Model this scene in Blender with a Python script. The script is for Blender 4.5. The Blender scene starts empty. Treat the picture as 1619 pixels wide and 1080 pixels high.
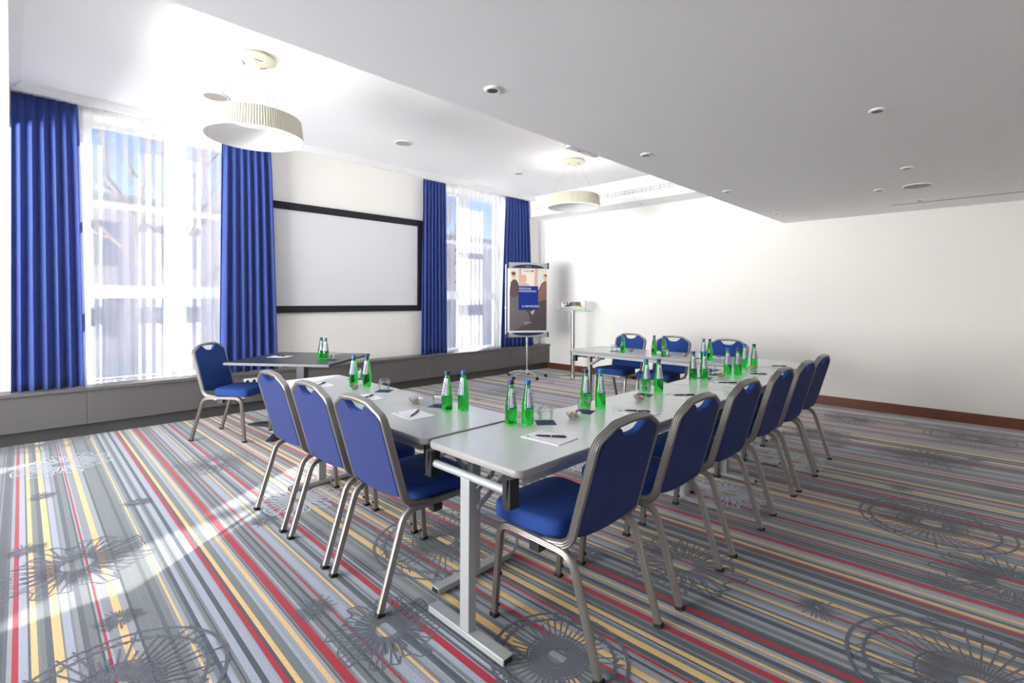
import bpy, bmesh, math, random
from mathutils import Vector, Matrix
random.seed(7)
C = bpy.context.scene.collection
sc = bpy.context.scene
PI = math.pi

# ------------------------------------------------------------------ camera
CAMZ, YAW, ROLL, FPX, PY = 1.374, 0.77942, 0.00411, 781.64, 473.836
cam_d = bpy.data.cameras.new('camera'); cam = bpy.data.objects.new('camera', cam_d); C.objects.link(cam)
Rv = Vector((math.sin(YAW), -math.cos(YAW), 0)); Fv = Vector((math.cos(YAW), math.sin(YAW), 0)); Uv = Vector((0, 0, 1))
cx = Rv*math.cos(ROLL) + Uv*math.sin(ROLL); cy = -Rv*math.sin(ROLL) + Uv*math.cos(ROLL)
m = Matrix((cx, cy, -Fv)).transposed().to_4x4(); m.translation = (0, 0, CAMZ); cam.matrix_world = m
cam_d.sensor_fit = 'HORIZONTAL'; cam_d.sensor_width = 36; cam_d.lens = FPX/1619*36
cam_d.shift_y = -(540-PY)/1619; cam_d.clip_start = .02; cam_d.clip_end = 300
sc.camera = cam

# ------------------------------------------------------------------ light
LEFT_SKY_BOOST = 18.5  # strength of the added bright band in the left sky
sc.view_settings.view_transform = 'Standard'; sc.view_settings.look = 'None'
sc.view_settings.gamma = 1; sc.view_settings.use_curve_mapping = False
sc.view_settings.exposure = 1.6
cyc = sc.cycles
cyc.max_bounces = 14; cyc.diffuse_bounces = 10; cyc.glossy_bounces = 5; cyc.transmission_bounces = 10; cyc.transparent_max_bounces = 24
cyc.sample_clamp_indirect = 12; cyc.blur_glossy = 1.0; cyc.use_denoising = True

W = bpy.data.worlds.new('sky'); sc.world = W; W.use_nodes = True
wn, wl = W.node_tree.nodes, W.node_tree.links
wn.clear()
o = wn.new('ShaderNodeOutputWorld'); bg = wn.new('ShaderNodeBackground'); wl.new(bg.outputs[0], o.inputs[0])
tc = wn.new('ShaderNodeTexCoord'); sx = wn.new('ShaderNodeSeparateXYZ'); cr = wn.new('ShaderNodeValToRGB')
wl.new(tc.outputs['Generated'], sx.inputs[0]); wl.new(sx.outputs[2], cr.inputs[0])
e = cr.color_ramp.elements
e[0].position = 0.0; e[0].color = (.86, .90, .96, 1); e[1].position = .7; e[1].color = (.14, .30, .80, 1)
x = e.new(.1); x.color = (.58, .74, 1.0, 1); x = e.new(.22); x.color = (.24, .43, .95, 1)
# bright band added low in the left (-x) sky to light the room
def band(src, a0, a1):
    r = wn.new('ShaderNodeMapRange'); r.interpolation_type = 'SMOOTHSTEP'; r.inputs[1].default_value = a0; r.inputs[2].default_value = a1; wl.new(src, r.inputs[0]); return r.outputs[0]
def mul(a, b):
    k = wn.new('ShaderNodeMath'); k.operation = 'MULTIPLY'; wl.new(a, k.inputs[0]); wl.new(b, k.inputs[1]); return k.outputs[0]
cl = mul(mul(band(sx.outputs[0], -.60, -.75), band(sx.outputs[1], -.66, -.54)), band(sx.outputs[2], .40, .30))
cm = wn.new('ShaderNodeMix'); cm.data_type = 'RGBA'; wl.new(cl, cm.inputs[0]); wl.new(cr.outputs[0], cm.inputs[6])
gr = wn.new('ShaderNodeMapRange'); gr.inputs[1].default_value = .02; gr.inputs[2].default_value = -.03; gr.inputs[3].default_value = LEFT_SKY_BOOST; gr.inputs[4].default_value = LEFT_SKY_BOOST*2.2   # added band, brighter still below the horizon to lift the ceiling
wl.new(sx.outputs[2], gr.inputs[0])
vm = wn.new('ShaderNodeVectorMath'); vm.operation = 'SCALE'; vm.inputs[0].default_value = (1, .985, .955); wl.new(gr.outputs[0], vm.inputs['Scale']); wl.new(vm.outputs[0], cm.inputs[7])
wl.new(cm.outputs[2], bg.inputs[0])
bg.inputs[1].default_value = 0.42

sun_d = bpy.data.lights.new('sun', 'SUN'); sun = bpy.data.objects.new('sun', sun_d); C.objects.link(sun)
sun_d.energy = 6.5; sun_d.angle = math.radians(.6); sun_d.color = (1.0, .95, .88)
el = math.radians(21)
sd = Vector((-.831*math.cos(el), -.556*math.cos(el), -math.sin(el)))
sun.rotation_euler = sd.to_track_quat('-Z', 'Y').to_euler(); sun.location = (12, 12, 8)
for loc, rot, sx_, sy_ in (((1.37, 7.10, 1.87), (-PI/2, 0, 0), 1.74, 2.83), ((5.79, 7.10, 1.87), (-PI/2, 0, 0), 1.74, 2.83), ((-5.2, 4.25, 1.58), (0, -PI/2, 0), 2.65, 4.1)):   # sky portals in the window openings
    pd = bpy.data.lights.new('sky_portal', 'AREA'); po = bpy.data.objects.new('sky_portal', pd); C.objects.link(po)
    pd.shape = 'RECTANGLE'; pd.size = sx_; pd.size_y = sy_; pd.cycles.is_portal = True
    po.location = loc; po.rotation_euler = rot

# ------------------------------------------------------------------ helpers
def lin(r, g, b):
    return tuple(((c/255)/12.92 if c/255 <= .04045 else ((c/255+.055)/1.055)**2.4) for c in (r, g, b)) + (1,)

def mat(name, col, rough=.5, metal=0.0, spec=.5, bump=None, noise=None, sheen=0, coat=0):
    mt = bpy.data.materials.new(name); mt.use_nodes = True
    n, l = mt.node_tree.nodes, mt.node_tree.links
    b = n['Principled BSDF']
    b.inputs['Base Color'].default_value = col; b.inputs['Roughness'].default_value = rough
    b.inputs['Metallic'].default_value = metal; b.inputs['Specular IOR Level'].default_value = spec
    if coat: b.inputs['Coat Weight'].default_value = coat
    if sheen: b.inputs['Sheen Weight'].default_value = sheen
    if noise or bump:
        t = n.new('ShaderNodeTexCoord'); nz = n.new('ShaderNodeTexNoise'); l.new(t.outputs['Object'], nz.inputs['Vector'])
        if noise:
            nz.inputs['Scale'].default_value = noise[0]; nz.inputs['Detail'].default_value = 3
            mx = n.new('ShaderNodeMix'); mx.data_type = 'RGBA'
            mx.inputs[6].default_value = tuple(c*(1-noise[1]) for c in col[:3])+(1,)
            mx.inputs[7].default_value = tuple(min(1, c*(1+noise[1])) for c in col[:3])+(1,)
            l.new(nz.outputs['Fac'], mx.inputs[0]); l.new(mx.outputs[2], b.inputs['Base Color'])
        if bump:
            nb = n.new('ShaderNodeTexNoise'); nb.inputs['Scale'].default_value = bump[0]; l.new(t.outputs['Object'], nb.inputs['Vector'])
            bp = n.new('ShaderNodeBump'); bp.inputs['Strength'].default_value = bump[1]; bp.inputs['Distance'].default_value = .002
            l.new(nb.outputs['Fac'], bp.inputs['Height']); l.new(bp.outputs[0], b.inputs['Normal'])
    return mt

def clear_glass(name, tint=(1, 1, 1, 1), gloss=.12, cap=.5):
    """thin clear glass: see-through with a mirror coat that grows at grazing angles"""
    mt = bpy.data.materials.new(name); mt.use_nodes = True
    n, l = mt.node_tree.nodes, mt.node_tree.links; n.clear()
    out = n.new('ShaderNodeOutputMaterial'); tr = n.new('ShaderNodeBsdfTransparent'); gl = n.new('ShaderNodeBsdfGlossy')
    fr = n.new('ShaderNodeLayerWeight'); fr.inputs[0].default_value = gloss; mx = n.new('ShaderNodeMixShader')
    tr.inputs[0].default_value = tint; gl.inputs['Roughness'].default_value = .03
    cp = n.new('ShaderNodeMath'); cp.operation = 'MULTIPLY'; cp.inputs[1].default_value = cap; l.new(fr.outputs['Fresnel'], cp.inputs[0]); l.new(cp.outputs[0], mx.inputs[0]); l.new(tr.outputs[0], mx.inputs[1]); l.new(gl.outputs[0], mx.inputs[2]); l.new(mx.outputs[0], out.inputs[0])
    return mt

def solid_glass(name, col, rough=.0, ior=1.45):
    mt = bpy.data.materials.new(name); mt.use_nodes = True
    b = mt.node_tree.nodes['Principled BSDF']
    b.inputs['Base Color'].default_value = col; b.inputs['Transmission Weight'].default_value = 1
    b.inputs['Roughness'].default_value = rough; b.inputs['IOR'].default_value = ior
    return mt

def sheer_mat(name):
    mt = bpy.data.materials.new(name); mt.use_nodes = True
    n, l = mt.node_tree.nodes, mt.node_tree.links; n.clear()
    out = n.new('ShaderNodeOutputMaterial'); tr = n.new('ShaderNodeBsdfTransparent')
    df = n.new('ShaderNodeBsdfDiffuse'); tl = n.new('ShaderNodeBsdfTranslucent'); m1 = n.new('ShaderNodeMixShader'); m2 = n.new('ShaderNodeMixShader')
    df.inputs[0].default_value = (.88, .88, .9, 1); tl.inputs[0].default_value = (.72, .73, .76, 1)
    m1.inputs[0].default_value = .5; l.new(df.outputs[0], m1.inputs[1]); l.new(tl.outputs[0], m1.inputs[2])
    m2.inputs[0].default_value = .38; l.new(tr.outputs[0], m2.inputs[1]); l.new(m1.outputs[0], m2.inputs[2]); l.new(m2.outputs[0], out.inputs[0])
    return mt

class MB:
    """collects shapes and links them as one mesh object"""
    def __init__(s): s.v = []; s.f = []; s.mi = []; s.xf = None
    def add(s, vs, fs, mi=0):
        k = len(s.v)
        s.v += [tuple(s.xf @ Vector(p)) if s.xf else tuple(p) for p in vs]
        s.f += [tuple(i+k for i in f) for f in fs]; s.mi += [mi]*len(fs); return s
    def box(s, x0, x1, y0, y1, z0, z1, mi=0):
        vs = [(x, y, z) for z in (z0, z1) for y in (y0, y1) for x in (x0, x1)]
        return s.add(vs, [(0, 2, 3, 1), (4, 5, 7, 6), (0, 1, 5, 4), (2, 6, 7, 3), (0, 4, 6, 2), (1, 3, 7, 5)], mi)
    def prism(s, pts, z0, z1, mi=0, axes=None, caps=True):
        """outline pts (2D, counter-clockwise) pushed along the third axis"""
        A = axes or (Vector((1, 0, 0)), Vector((0, 1, 0)), Vector((0, 0, 1)), Vector((0, 0, 0)))
        n = len(pts)
        vs = [A[3]+A[0]*p[0]+A[1]*p[1]+A[2]*z for z in (z0, z1) for p in pts]
        fs = [(i, (i+1) % n, (i+1) % n+n, i+n) for i in range(n)]
        if caps: fs += [tuple(range(n))[::-1], tuple(range(n, 2*n))]
        return s.add(vs, fs, mi)
    def lathe(s, prof, n=24, mi=0, c=(0, 0, 0), cap0=False, cap1=False):
        vs = []; fs = []
        for r, z in prof:
            for k in range(n): a = 2*PI*k/n; vs.append((c[0]+r*math.cos(a), c[1]+r*math.sin(a), c[2]+z))
        for i in range(len(prof)-1):
            for k in range(n): k2 = (k+1) % n; fs.append((i*n+k, i*n+k2, (i+1)*n+k2, (i+1)*n+k))
        if cap0: fs.append(tuple(range(n))[::-1])
        if cap1: fs.append(tuple(range((len(prof)-1)*n, len(prof)*n)))
        return s.add(vs, fs, mi)
    def sweep(s, path, sec, frame, mi=0, caps=True):
        """section sec (a,b) carried along path; frame(i, tangent) -> the two section axes"""
        n = len(sec); vs = []; fs = []; P = [Vector(p) for p in path]
        for i, p in enumerate(P):
            t = (P[min(i+1, len(P)-1)]-P[max(i-1, 0)]).normalized(); a, b = frame(i, t)
            vs += [p+a*q[0]+b*q[1] for q in sec]
        for i in range(len(P)-1):
            for k in range(n): k2 = (k+1) % n; fs.append((i*n+k, i*n+k2, (i+1)*n+k2, (i+1)*n+k))
        if caps: fs += [tuple(range(n))[::-1], tuple(range((len(P)-1)*n, len(P)*n))]
        return s.add(vs, fs, mi)
    def tube(s, path, r, n=8, mi=0):
        sec = [(r*math.cos(2*PI*k/n), r*math.sin(2*PI*k/n)) for k in range(n)]
        def fr(i, t):
            u = Vector((0, 0, 1)) if abs(t.z) < .9 else Vector((1, 0, 0))
            a = t.cross(u).normalized(); return a, t.cross(a).normalized()
        return s.sweep(path, sec, fr, mi)
    def bar(s, p, q, w, d, up=(0, 0, 1), mi=0):
        sec = [(-w/2, -d/2), (w/2, -d/2), (w/2, d/2), (-w/2, d/2)]
        def fr(i, t):
            u = Vector(up) if abs(t.dot(Vector(up))) < .98 else Vector((1, 0, 0))
            a = t.cross(u).normalized(); return a, a.cross(t).normalized()
        return s.sweep([p, q], sec, fr, mi)
    def build(s, name, mats, parent=None, smooth=35, bevel=0, seg=2):
        me = bpy.data.meshes.new(name); me.from_pydata(s.v, [], s.f)
        for mm in (mats if isinstance(mats, (list, tuple)) else [mats]): me.materials.append(mm)
        me.polygons.foreach_set('material_index', s.mi)
        bm = bmesh.new(); bm.from_mesh(me); bmesh.ops.recalc_face_normals(bm, faces=bm.faces); bm.to_mesh(me); bm.free()
        if smooth:
            me.polygons.foreach_set('use_smooth', [True]*len(me.polygons)); me.set_sharp_from_angle(angle=math.radians(smooth))
        me.update()
        ob = bpy.data.objects.new(name, me); C.objects.link(ob)
        if parent is not None: ob.parent = parent
        if bevel:
            bv = ob.modifiers.new('bevel', 'BEVEL'); bv.width = bevel; bv.segments = seg; bv.limit_method = 'ANGLE'; bv.angle_limit = math.radians(40); bv.harden_normals = False
        return ob

def tag(o, label=None, cat=None, group=None, kind=None):
    if label: o['label'] = label
    if cat: o['category'] = cat
    if group: o['group'] = group
    if kind: o['kind'] = kind
    return o
def thing(name, label, cat, loc=(0, 0, 0), rz=0, group=None):
    o = bpy.data.objects.new(name, None); C.objects.link(o); o.location = loc; o.rotation_euler = (0, 0, rz); o.empty_display_size = .1
    return tag(o, label, cat, group)
def kids(o): return [x for x in C.objects if x.parent == o]
def dup(root, loc, rz, label, group=None):
    r = root.copy(); C.objects.link(r); r.location = loc; r.rotation_euler = (0, 0, rz); r['label'] = label
    if group: r['group'] = group
    for ch in kids(root):
        c = ch.copy(); C.objects.link(c); c.parent = r
        for g in kids(ch):
            d = g.copy(); C.objects.link(d); d.parent = c
    return r
def struct(o): o['kind'] = 'structure'; return o
def fillet(pts, rads, n=6):
    """polyline with rounded corners (3D)"""
    P = [Vector(p) for p in pts]; out = [P[0]]
    for i in range(1, len(P)-1):
        a = (P[i-1]-P[i]); b = (P[i+1]-P[i]); r = rads[i-1]
        ang = a.angle(b); d = min(r/math.tan(ang/2), a.length*.49, b.length*.49); a.normalize(); b.normalize()
        p0, p1 = P[i]+a*d, P[i]+b*d
        for k in range(n+1):
            t = k/n; out.append(p0*(1-t)**2+P[i]*2*t*(1-t)+p1*t*t)
    out.append(P[-1]); return out
def rrect(w, d, r, n=5, c=(0, 0)):
    out = []
    for (sx_, sy_, a0) in ((1, 1, 0), (-1, 1, PI/2), (-1, -1, PI), (1, -1, 3*PI/2)):
        for k in range(n+1):
            a = a0+PI/2*k/n; out.append((c[0]+sx_*(w/2-r)+r*math.cos(a), c[1]+sy_*(d/2-r)+r*math.sin(a)))
    return out
def text_shape(s, size, align='CENTER', shear=0.0, bold=0.0, cut=0):
    cu = bpy.data.curves.new('lettering_curve', 'FONT'); cu.body = s; cu.size = size; cu.align_x = align; cu.align_y = 'CENTER'; cu.shear = shear; cu.resolution_u = 3; cu.offset = bold
    ob = bpy.data.objects.new('lettering_curve', cu); C.objects.link(ob)
    dg = bpy.context.evaluated_depsgraph_get(); me = bpy.data.meshes.new_from_object(ob.evaluated_get(dg))
    if cut:
        bm = bmesh.new(); bm.from_mesh(me); bmesh.ops.triangulate(bm, faces=bm.faces)
        for _ in range(cut): bmesh.ops.subdivide_edges(bm, edges=[e_ for e_ in bm.edges if e_.calc_length() > .0022], cuts=1); bmesh.ops.triangulate(bm, faces=bm.faces)
        bm.to_mesh(me); bm.free()
    vs = [v.co.copy() for v in me.vertices]; fs = [tuple(p.vertices) for p in me.polygons]
    bpy.data.objects.remove(ob); bpy.data.curves.remove(cu); bpy.data.meshes.remove(me)
    return vs, fs

# ------------------------------------------------------------------ materials
M = {}
M['wall'] = mat('wall_paint', lin(244, 242, 237), .8, bump=(220, .08))
M['ceil'] = mat('ceiling_paint', lin(248, 248, 249), .9)
M['trim'] = mat('white_trim', lin(242, 242, 242), .6)
M['cab'] = mat('grey_laminate', lin(101, 99, 98), .38, noise=(3, .04))
M['kick'] = mat('dark_plinth', lin(78, 77, 77), .5)
M['wood'] = mat('brown_wood', lin(112, 62, 44), .3, noise=(6, .25), coat=.2)
M['alu'] = mat('satin_aluminium', lin(150, 146, 142), .36, metal=.85)
M['black'] = mat('black_plastic', lin(28, 28, 30), .45)
M['rubber'] = mat('black_rubber', lin(20, 20, 21), .7)
M['backcloth'] = mat('dark_blue_back_cloth', lin(36, 50, 106), .9, bump=(420, .35), noise=(160, .10))
M['seat'] = mat('blue_upholstery', lin(16, 58, 130), .85, bump=(420, .35), noise=(160, .10))
M['tabletop'] = mat('grey_tabletop_laminate', lin(196, 200, 200), .23, spec=.6, noise=(60, .02))
M['edge'] = mat('grey_table_edging', lin(160, 157, 153), .4)
M['leg'] = mat('silver_painted_steel', lin(170, 173, 174), .4, metal=.25)
M['blacktop'] = mat('charcoal_tabletop', lin(62, 64, 72), .3)
M['darkmetal'] = mat('dark_steel', lin(48, 50, 56), .35, metal=.3)
M['curtain'] = mat('blue_curtain_cloth', lin(44, 66, 138), .8, bump=(300, .2), sheen=.15)
M['sheer'] = sheer_mat('sheer_white_voile')
M['frame'] = mat('white_window_frame', lin(236, 238, 240), .4)
M['pane'] = clear_glass('window_pane_glass', (.97, .98, .99, 1), .06)
M['glass'] = clear_glass('drinking_glass', (.95, .97, .975, 1), .34, .45)
M['tableglass'] = clear_glass('green_edged_glass', (.72, .93, .87, 1), .3)
M['acrylic'] = clear_glass('clear_acrylic', (.95, .96, .97, 1), .2)
M['bottle'] = solid_glass('green_bottle_glass', (.03, .80, .07, 1))
M['navycap'] = mat('navy_cap', lin(34, 44, 96), .4)
M['bluecap'] = mat('bright_blue_cap', lin(10, 96, 178), .4)
M['paper'] = mat('white_paper', lin(236, 236, 242), .7)
M['label'] = mat('label_paper', lin(206, 210, 214), .6)
M['labelnavy'] = mat('label_navy_print', lin(38, 44, 84), .6)
M['labelblue'] = mat('label_blue_print', lin(20, 92, 176), .6)
M['labelgrey'] = mat('label_grey_print', lin(138, 142, 150), .6)
M['pen'] = mat('black_pen', lin(30, 28, 30), .25)
M['chrome'] = mat('polished_steel', lin(200, 198, 194), .22, metal=1)
M['coaster'] = mat('navy_coaster', lin(48, 58, 86), .75)
M['lamp'] = mat('cream_lampshade', lin(204, 200, 182), .75)
M['lampin'] = mat('white_lamp_lining', lin(242, 242, 240), .6)
M['screen'] = mat('projection_cloth', lin(226, 227, 231), .7)
M['screenframe'] = mat('black_velvet_frame', lin(26, 28, 36), .75)
M['spotrim'] = mat('white_spot_rim', lin(240, 240, 238), .4)
M['spotdark'] = mat('dark_lamp_recess', lin(62, 54, 46), .35)
M['spkgrille'] = mat('beige_speaker_mesh', lin(180, 172, 160), .8)
M['greyplastic'] = mat('grey_plastic', lin(176, 180, 186), .4, metal=.2)
M['navyplastic'] = mat('navy_plastic', lin(38, 48, 76), .4)
M['board'] = mat('whiteboard', lin(238, 238, 240), .3)
M['red'] = mat('red_plastic', lin(206, 40, 52), .45)
M['yellow'] = mat('yellow_plastic', lin(232, 214, 60), .45)
M['green'] = mat('green_plastic', lin(40, 160, 80), .45)
M['darkgrey'] = mat('dark_grey_plastic', lin(70, 74, 82), .45)
M['orange'] = mat('pencil_wood', lin(220, 160, 70), .5)
SW = [mat('caramel_wrapper', lin(214, 160, 70), .4), mat('cream_wrapper', lin(228, 210, 176), .4), mat('brown_wrapper', lin(140, 104, 86), .4), mat('pink_wrapper', lin(214, 160, 150), .4)]

# ------------------------------------------------------------------ room shell
XL, XR, YW, ZU, ZL = -5.0, 7.6, 6.66, 3.34, 2.46
W1, W2 = (.50, 2.24), (4.92, 6.66)
ZS, ZH = .455, 3.28

# carpet: long stripes woven along y; the colour of every stripe and motif line is carried by the mesh
STR = [('y', 0.032, 0.051), ('y', 0.095, 0.123), ('r', 0.241, 0.25), ('y', 0.29, 0.317), ('y', 0.479, 0.488), ('r', 0.667, 0.686), ('y', 0.699, 0.718), ('y', 0.782, 0.8), ('r', 0.826, 0.858), ('r', 0.977, 0.987), ('y', 1.063, 1.076), ('r', 1.203, 1.237), ('y', 1.42, 1.458), ('r', 1.576, 1.595), ('y', 1.632, 1.662), ('r', 1.732, 1.747), ('y', 1.78, 1.814), ('y', 1.854, 1.88), ('r', 1.956, 1.991), ('y', 2.01, 2.025), ('y', 2.092, 2.108), ('r', 2.15, 2.179), ('y', 2.357, 2.376), ('y', 2.724, 2.743), ('r', 2.91, 2.93), ('y', 2.942, 2.967), ('y', 3.018, 3.039), ('r', 3.087, 3.125), ('r', 3.226, 3.239), ('y', 3.305, 3.323), ('r', 3.445, 3.48), ('y', 3.656, 3.687), ('r', 3.8, 3.814), ('y', 3.847, 3.896), ('r', 3.95, 3.965), ('y', 3.986, 4.007), ('y', 4.07, 4.091), ('r', 4.162, 4.191), ('r', 4.362, 4.4), ('y', 4.524, 4.542), ('y', 4.575, 4.603), ('r', 4.725, 4.744), ('y', 4.769, 4.797), ('y', 4.988, 5.005), ('r', 5.155, 5.172), ('y', 5.196, 5.216), ('r', 5.32, 5.345), ('r', 5.665, 5.698), ('y', 5.871, 5.914), ('y', 6.064, 6.112), ('y', 6.231, 6.261), ('r', 6.417, 6.452), ('r', 6.614, 6.657)]
def slope(x0):
    pts = ((0, .009), (.86, .012), (1.27, -.004), (2, -.038), (3.2, -.037), (7, -.034))
    if x0 <= 0: return .009
    for (a, b), (c, d) in zip(pts, pts[1:]):
        if x0 <= c: return b+(d-b)*(x0-a)/(c-a)
    return -.034
YEL, RED = lin(226, 190, 132), lin(172, 46, 62)
GREY = [lin(161, 169, 185), lin(154, 160, 173), lin(138, 142, 148), lin(122, 127, 131), lin(116, 122, 124), lin(92, 97, 106), lin(80, 86, 96), lin(150, 154, 162)]
MOT, MOTW = lin(96, 100, 110), lin(192, 198, 208)
rnd = random.Random(11)
fv, ff, fc = [], [], []
def fquad(ps, col):
    k = len(fv); fv.extend(ps); ff.append(tuple(range(k, k+len(ps)))); fc.append(col)
def strip(a, b, col):
    for (y0, y1) in ((-2.6, 2.0), (2.0, 6.6)):
        fquad([(a+slope(a)*y0, y0, 0), (b+slope(b)*y0, y0, 0), (b+slope(b)*y1, y1, 0), (a+slope(a)*y1, y1, 0)], col)
def greys(a, b):
    x_ = a; last = None
    while x_ < b-.004:
        w = rnd.choice((.006, .008, .010, .013, .016, .02, .026, .032)); x2 = min(x_+w, b)
        if b-x2 < .006: x2 = b
        c_ = rnd.choice([g for g in GREY if g != last]); last = c_
        strip(x_, x2, c_); x_ = x2
x_ = -5.2
pre = [('r', -.02, -.002)]
extra = [('y', 2.46, 2.478), ('r', 2.53, 2.545), ('y', 2.62, 2.645), ('y', 6.75, 6.77), ('y', 6.86, 6.88), ('r', 6.98, 6.99), ('y', 7.09, 7.11), ('r', 7.22, 7.23), ('y', 7.34, 7.36), ('r', 7.46, 7.47), ('y', 7.56, 7.58), ('r', 7.7, 7.71), ('y', -.2, -.18), ('r', -.35, -.33), ('y', -.52, -.50)]
for k_, a, b in sorted(pre+STR+extra, key=lambda q: q[1]):
    greys(x_, a); strip(a, b, YEL if k_ == 'y' else RED); x_ = b
greys(x_, 8.0)
ZM = .0007
LC = [0]
def ln(p, q, w, col, z=ZM):
    LC[0] += 1; z = z+(LC[0] % 400)*4e-6
    d = Vector((q[0]-p[0], q[1]-p[1], 0))
    if d.length < 1e-4: return
    n_ = Vector((-d.y, d.x, 0)).normalized()*(w/2)
    fquad([(p[0]-n_.x, p[1]-n_.y, z), (q[0]-n_.x, q[1]-n_.y, z), (q[0]+n_.x, q[1]+n_.y, z), (p[0]+n_.x, p[1]+n_.y, z)], col)
def pol(c, r, a): return (c[0]+r*math.cos(a), c[1]+r*math.sin(a))
def ring(c, r, w, col, n=64, wob=0):
    ps = [pol(c, r*(1+wob*math.sin(k*1.7)), 2*PI*k/n) for k in range(n)]
    for k in range(n): ln(ps[k], ps[(k+1) % n], w, col, ZM+.0002)
def sunburst(c, R):
    n = 44; off = rnd.random()
    for k in range(n):
        a = 2*PI*(k+off)/n
        ln(pol(c, .15*R, a), pol(c, R*rnd.choice((.62, .74, .86, .98, 1.06)), a), .0078, MOT)
        ln(pol(c, .24*R, a+PI/n), pol(c, .42*R, a+PI/n), .006, MOT)
    ring(c, .155*R, .008, MOT, 40); ring(c, .45*R, .009, MOT)
    ring(c, .84*R, .013, MOT); ring((c[0]+.02*R, c[1]-.02*R), R, .014, MOT)
    for k in range(n):
        a = 2*PI*k/n
        ln(pol(c, .8*R, a), pol(c, .9*R, a+.13), .007, MOT)
def net(c, R, col):
    n = 22; off = rnd.random()
    for k in range(n*2):
        a = PI*(k+off)/n; ln(pol(c, .2*R, a), pol(c, (.5+.1*(k % 2))*R, a+.02), .007, col)
    for k in range(n):
        a = 2*PI*(k+off)/n; s_ = PI/n; r2 = R*(.86+.12*math.sin(k*2.3))
        p0 = pol(c, .45*R, a); t0 = pol(c, r2, a-s_*.5); t1 = pol(c, r2*1.04, a+s_*.5)
        ln(p0, t0, .0075, col); ln(p0, t1, .0075, col); ln(t0, t1, .0075, col)
        r3 = R*(.86+.12*math.sin((k+1)*2.3)); ln(t1, pol(c, r3*.97, a+s_), .0075, col); ln(pol(c, r3*.97, a+s_), pol(c, r3, a+1.5*s_), .0075, col)
        for q in range(2): b_ = a+(q-.5)*s_*.7; ln(pol(c, .3*R, b_), pol(c, .62*R, b_+.05), .006, col)
def burst(c, R):
    for k in range(30):
        a = 2*PI*k/30+rnd.uniform(-.05, .05); ln(pol(c, .1*R, a), pol(c, R*rnd.uniform(.6, 1.08), a), .0062, MOT)
SUN = [(1.48, 1.21, .26), (4.0, .3, .37), (2.42, .05, .40), (1.74, 2.25, .40), (6.78, .2, .38), (.25, 2.2, .34), (.18, 6.45, .36), (6.3, 3.2, .36), (4.3, 2.6, .36), (3.1, 4.3, .36), (5.2, 5.2, .36), (3.9, 5.75, .36), (6.9, 4.2, .36), (2.7, 3.3, .3)]
NET = [(1.10, 1.81, .24), (2.46, 1.17, .30), (.24, 3.38, .33), (5.66, .47, .34), (3.42, -.05, .32), (1.2, 4.66, .3), (5.9, 1.3, .3), (6.85, 1.26, .3), (5.9, 2.2, .3), (2.6, 5.6, .3)]
NETW = [(1.38, 3.42, .27), (3.6, 1.37, .27), (4.72, 1.25, .27), (.3, 5.5, .34), (3.4, 2.6, .3), (4.6, 4.3, .3)]
BUR = [(.15, 4.70), (.6, 4.13), (.05, 3.76), (.33, 2.68), (2.54, .58), (3.2, .2), (4.6, .52), (5.08, 0), (5.9, .15), (7.05, .7), (.95, 2.16), (2.22, 1.57), (3.4, 1.1), (5.5, 1.1), (1.1, 3.24), (2.9, 2.3), (3.7, 3.5), (5.6, 4.4), (4.5, 5.1), (6.3, 5.3)]
for q in SUN: sunburst(q[:2], q[2])
for q in NET: net(q[:2], q[2], MOT)
for q in NETW: net(q[:2], q[2], MOTW)
for q in BUR: burst(q, .095)
me = bpy.data.meshes.new('floor'); me.from_pydata(fv, [], ff)
at = me.color_attributes.new('yarn', 'FLOAT_COLOR', 'CORNER'); arr = []
for f_, c_ in zip(ff, fc): arr += list(c_)*len(f_)
at.data.foreach_set('color', arr)
mt = bpy.data.materials.new('striped_carpet'); mt.use_nodes = True
n, l = mt.node_tree.nodes, mt.node_tree.links; b = n['Principled BSDF']
ca = n.new('ShaderNodeVertexColor'); ca.layer_name = 'yarn'; tcx = n.new('ShaderNodeTexCoord'); nz = n.new('ShaderNodeTexNoise'); nz.inputs['Scale'].default_value = 190; nz.inputs['Detail'].default_value = 2
l.new(tcx.outputs['Object'], nz.inputs['Vector']); mr = n.new('ShaderNodeMapRange'); mr.inputs[1].default_value = .3; mr.inputs[2].default_value = .7; mr.inputs[3].default_value = .84; mr.inputs[4].default_value = 1.26
l.new(nz.outputs['Fac'], mr.inputs[0]); mx = n.new('ShaderNodeMix'); mx.data_type = 'RGBA'; mx.blend_type = 'MULTIPLY'; mx.inputs[0].default_value = 1
l.new(ca.outputs[0], mx.inputs[6]); l.new(mr.outputs[0], mx.inputs[7]); l.new(mx.outputs[2], b.inputs['Base Color'])
bp = n.new('ShaderNodeBump'); bp.inputs['Strength'].default_value = .5; bp.inputs['Distance'].default_value = .003; l.new(nz.outputs['Fac'], bp.inputs['Height']); l.new(bp.outputs[0], b.inputs['Normal'])
b.inputs['Roughness'].default_value = .95; b.inputs['Specular IOR Level'].default_value = .15; b.inputs['Sheen Weight'].default_value = .35; b.inputs['Sheen Roughness'].default_value = .4
me.materials.append(mt); fl = bpy.data.objects.new('floor', me); C.objects.link(fl); struct(fl)

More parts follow.
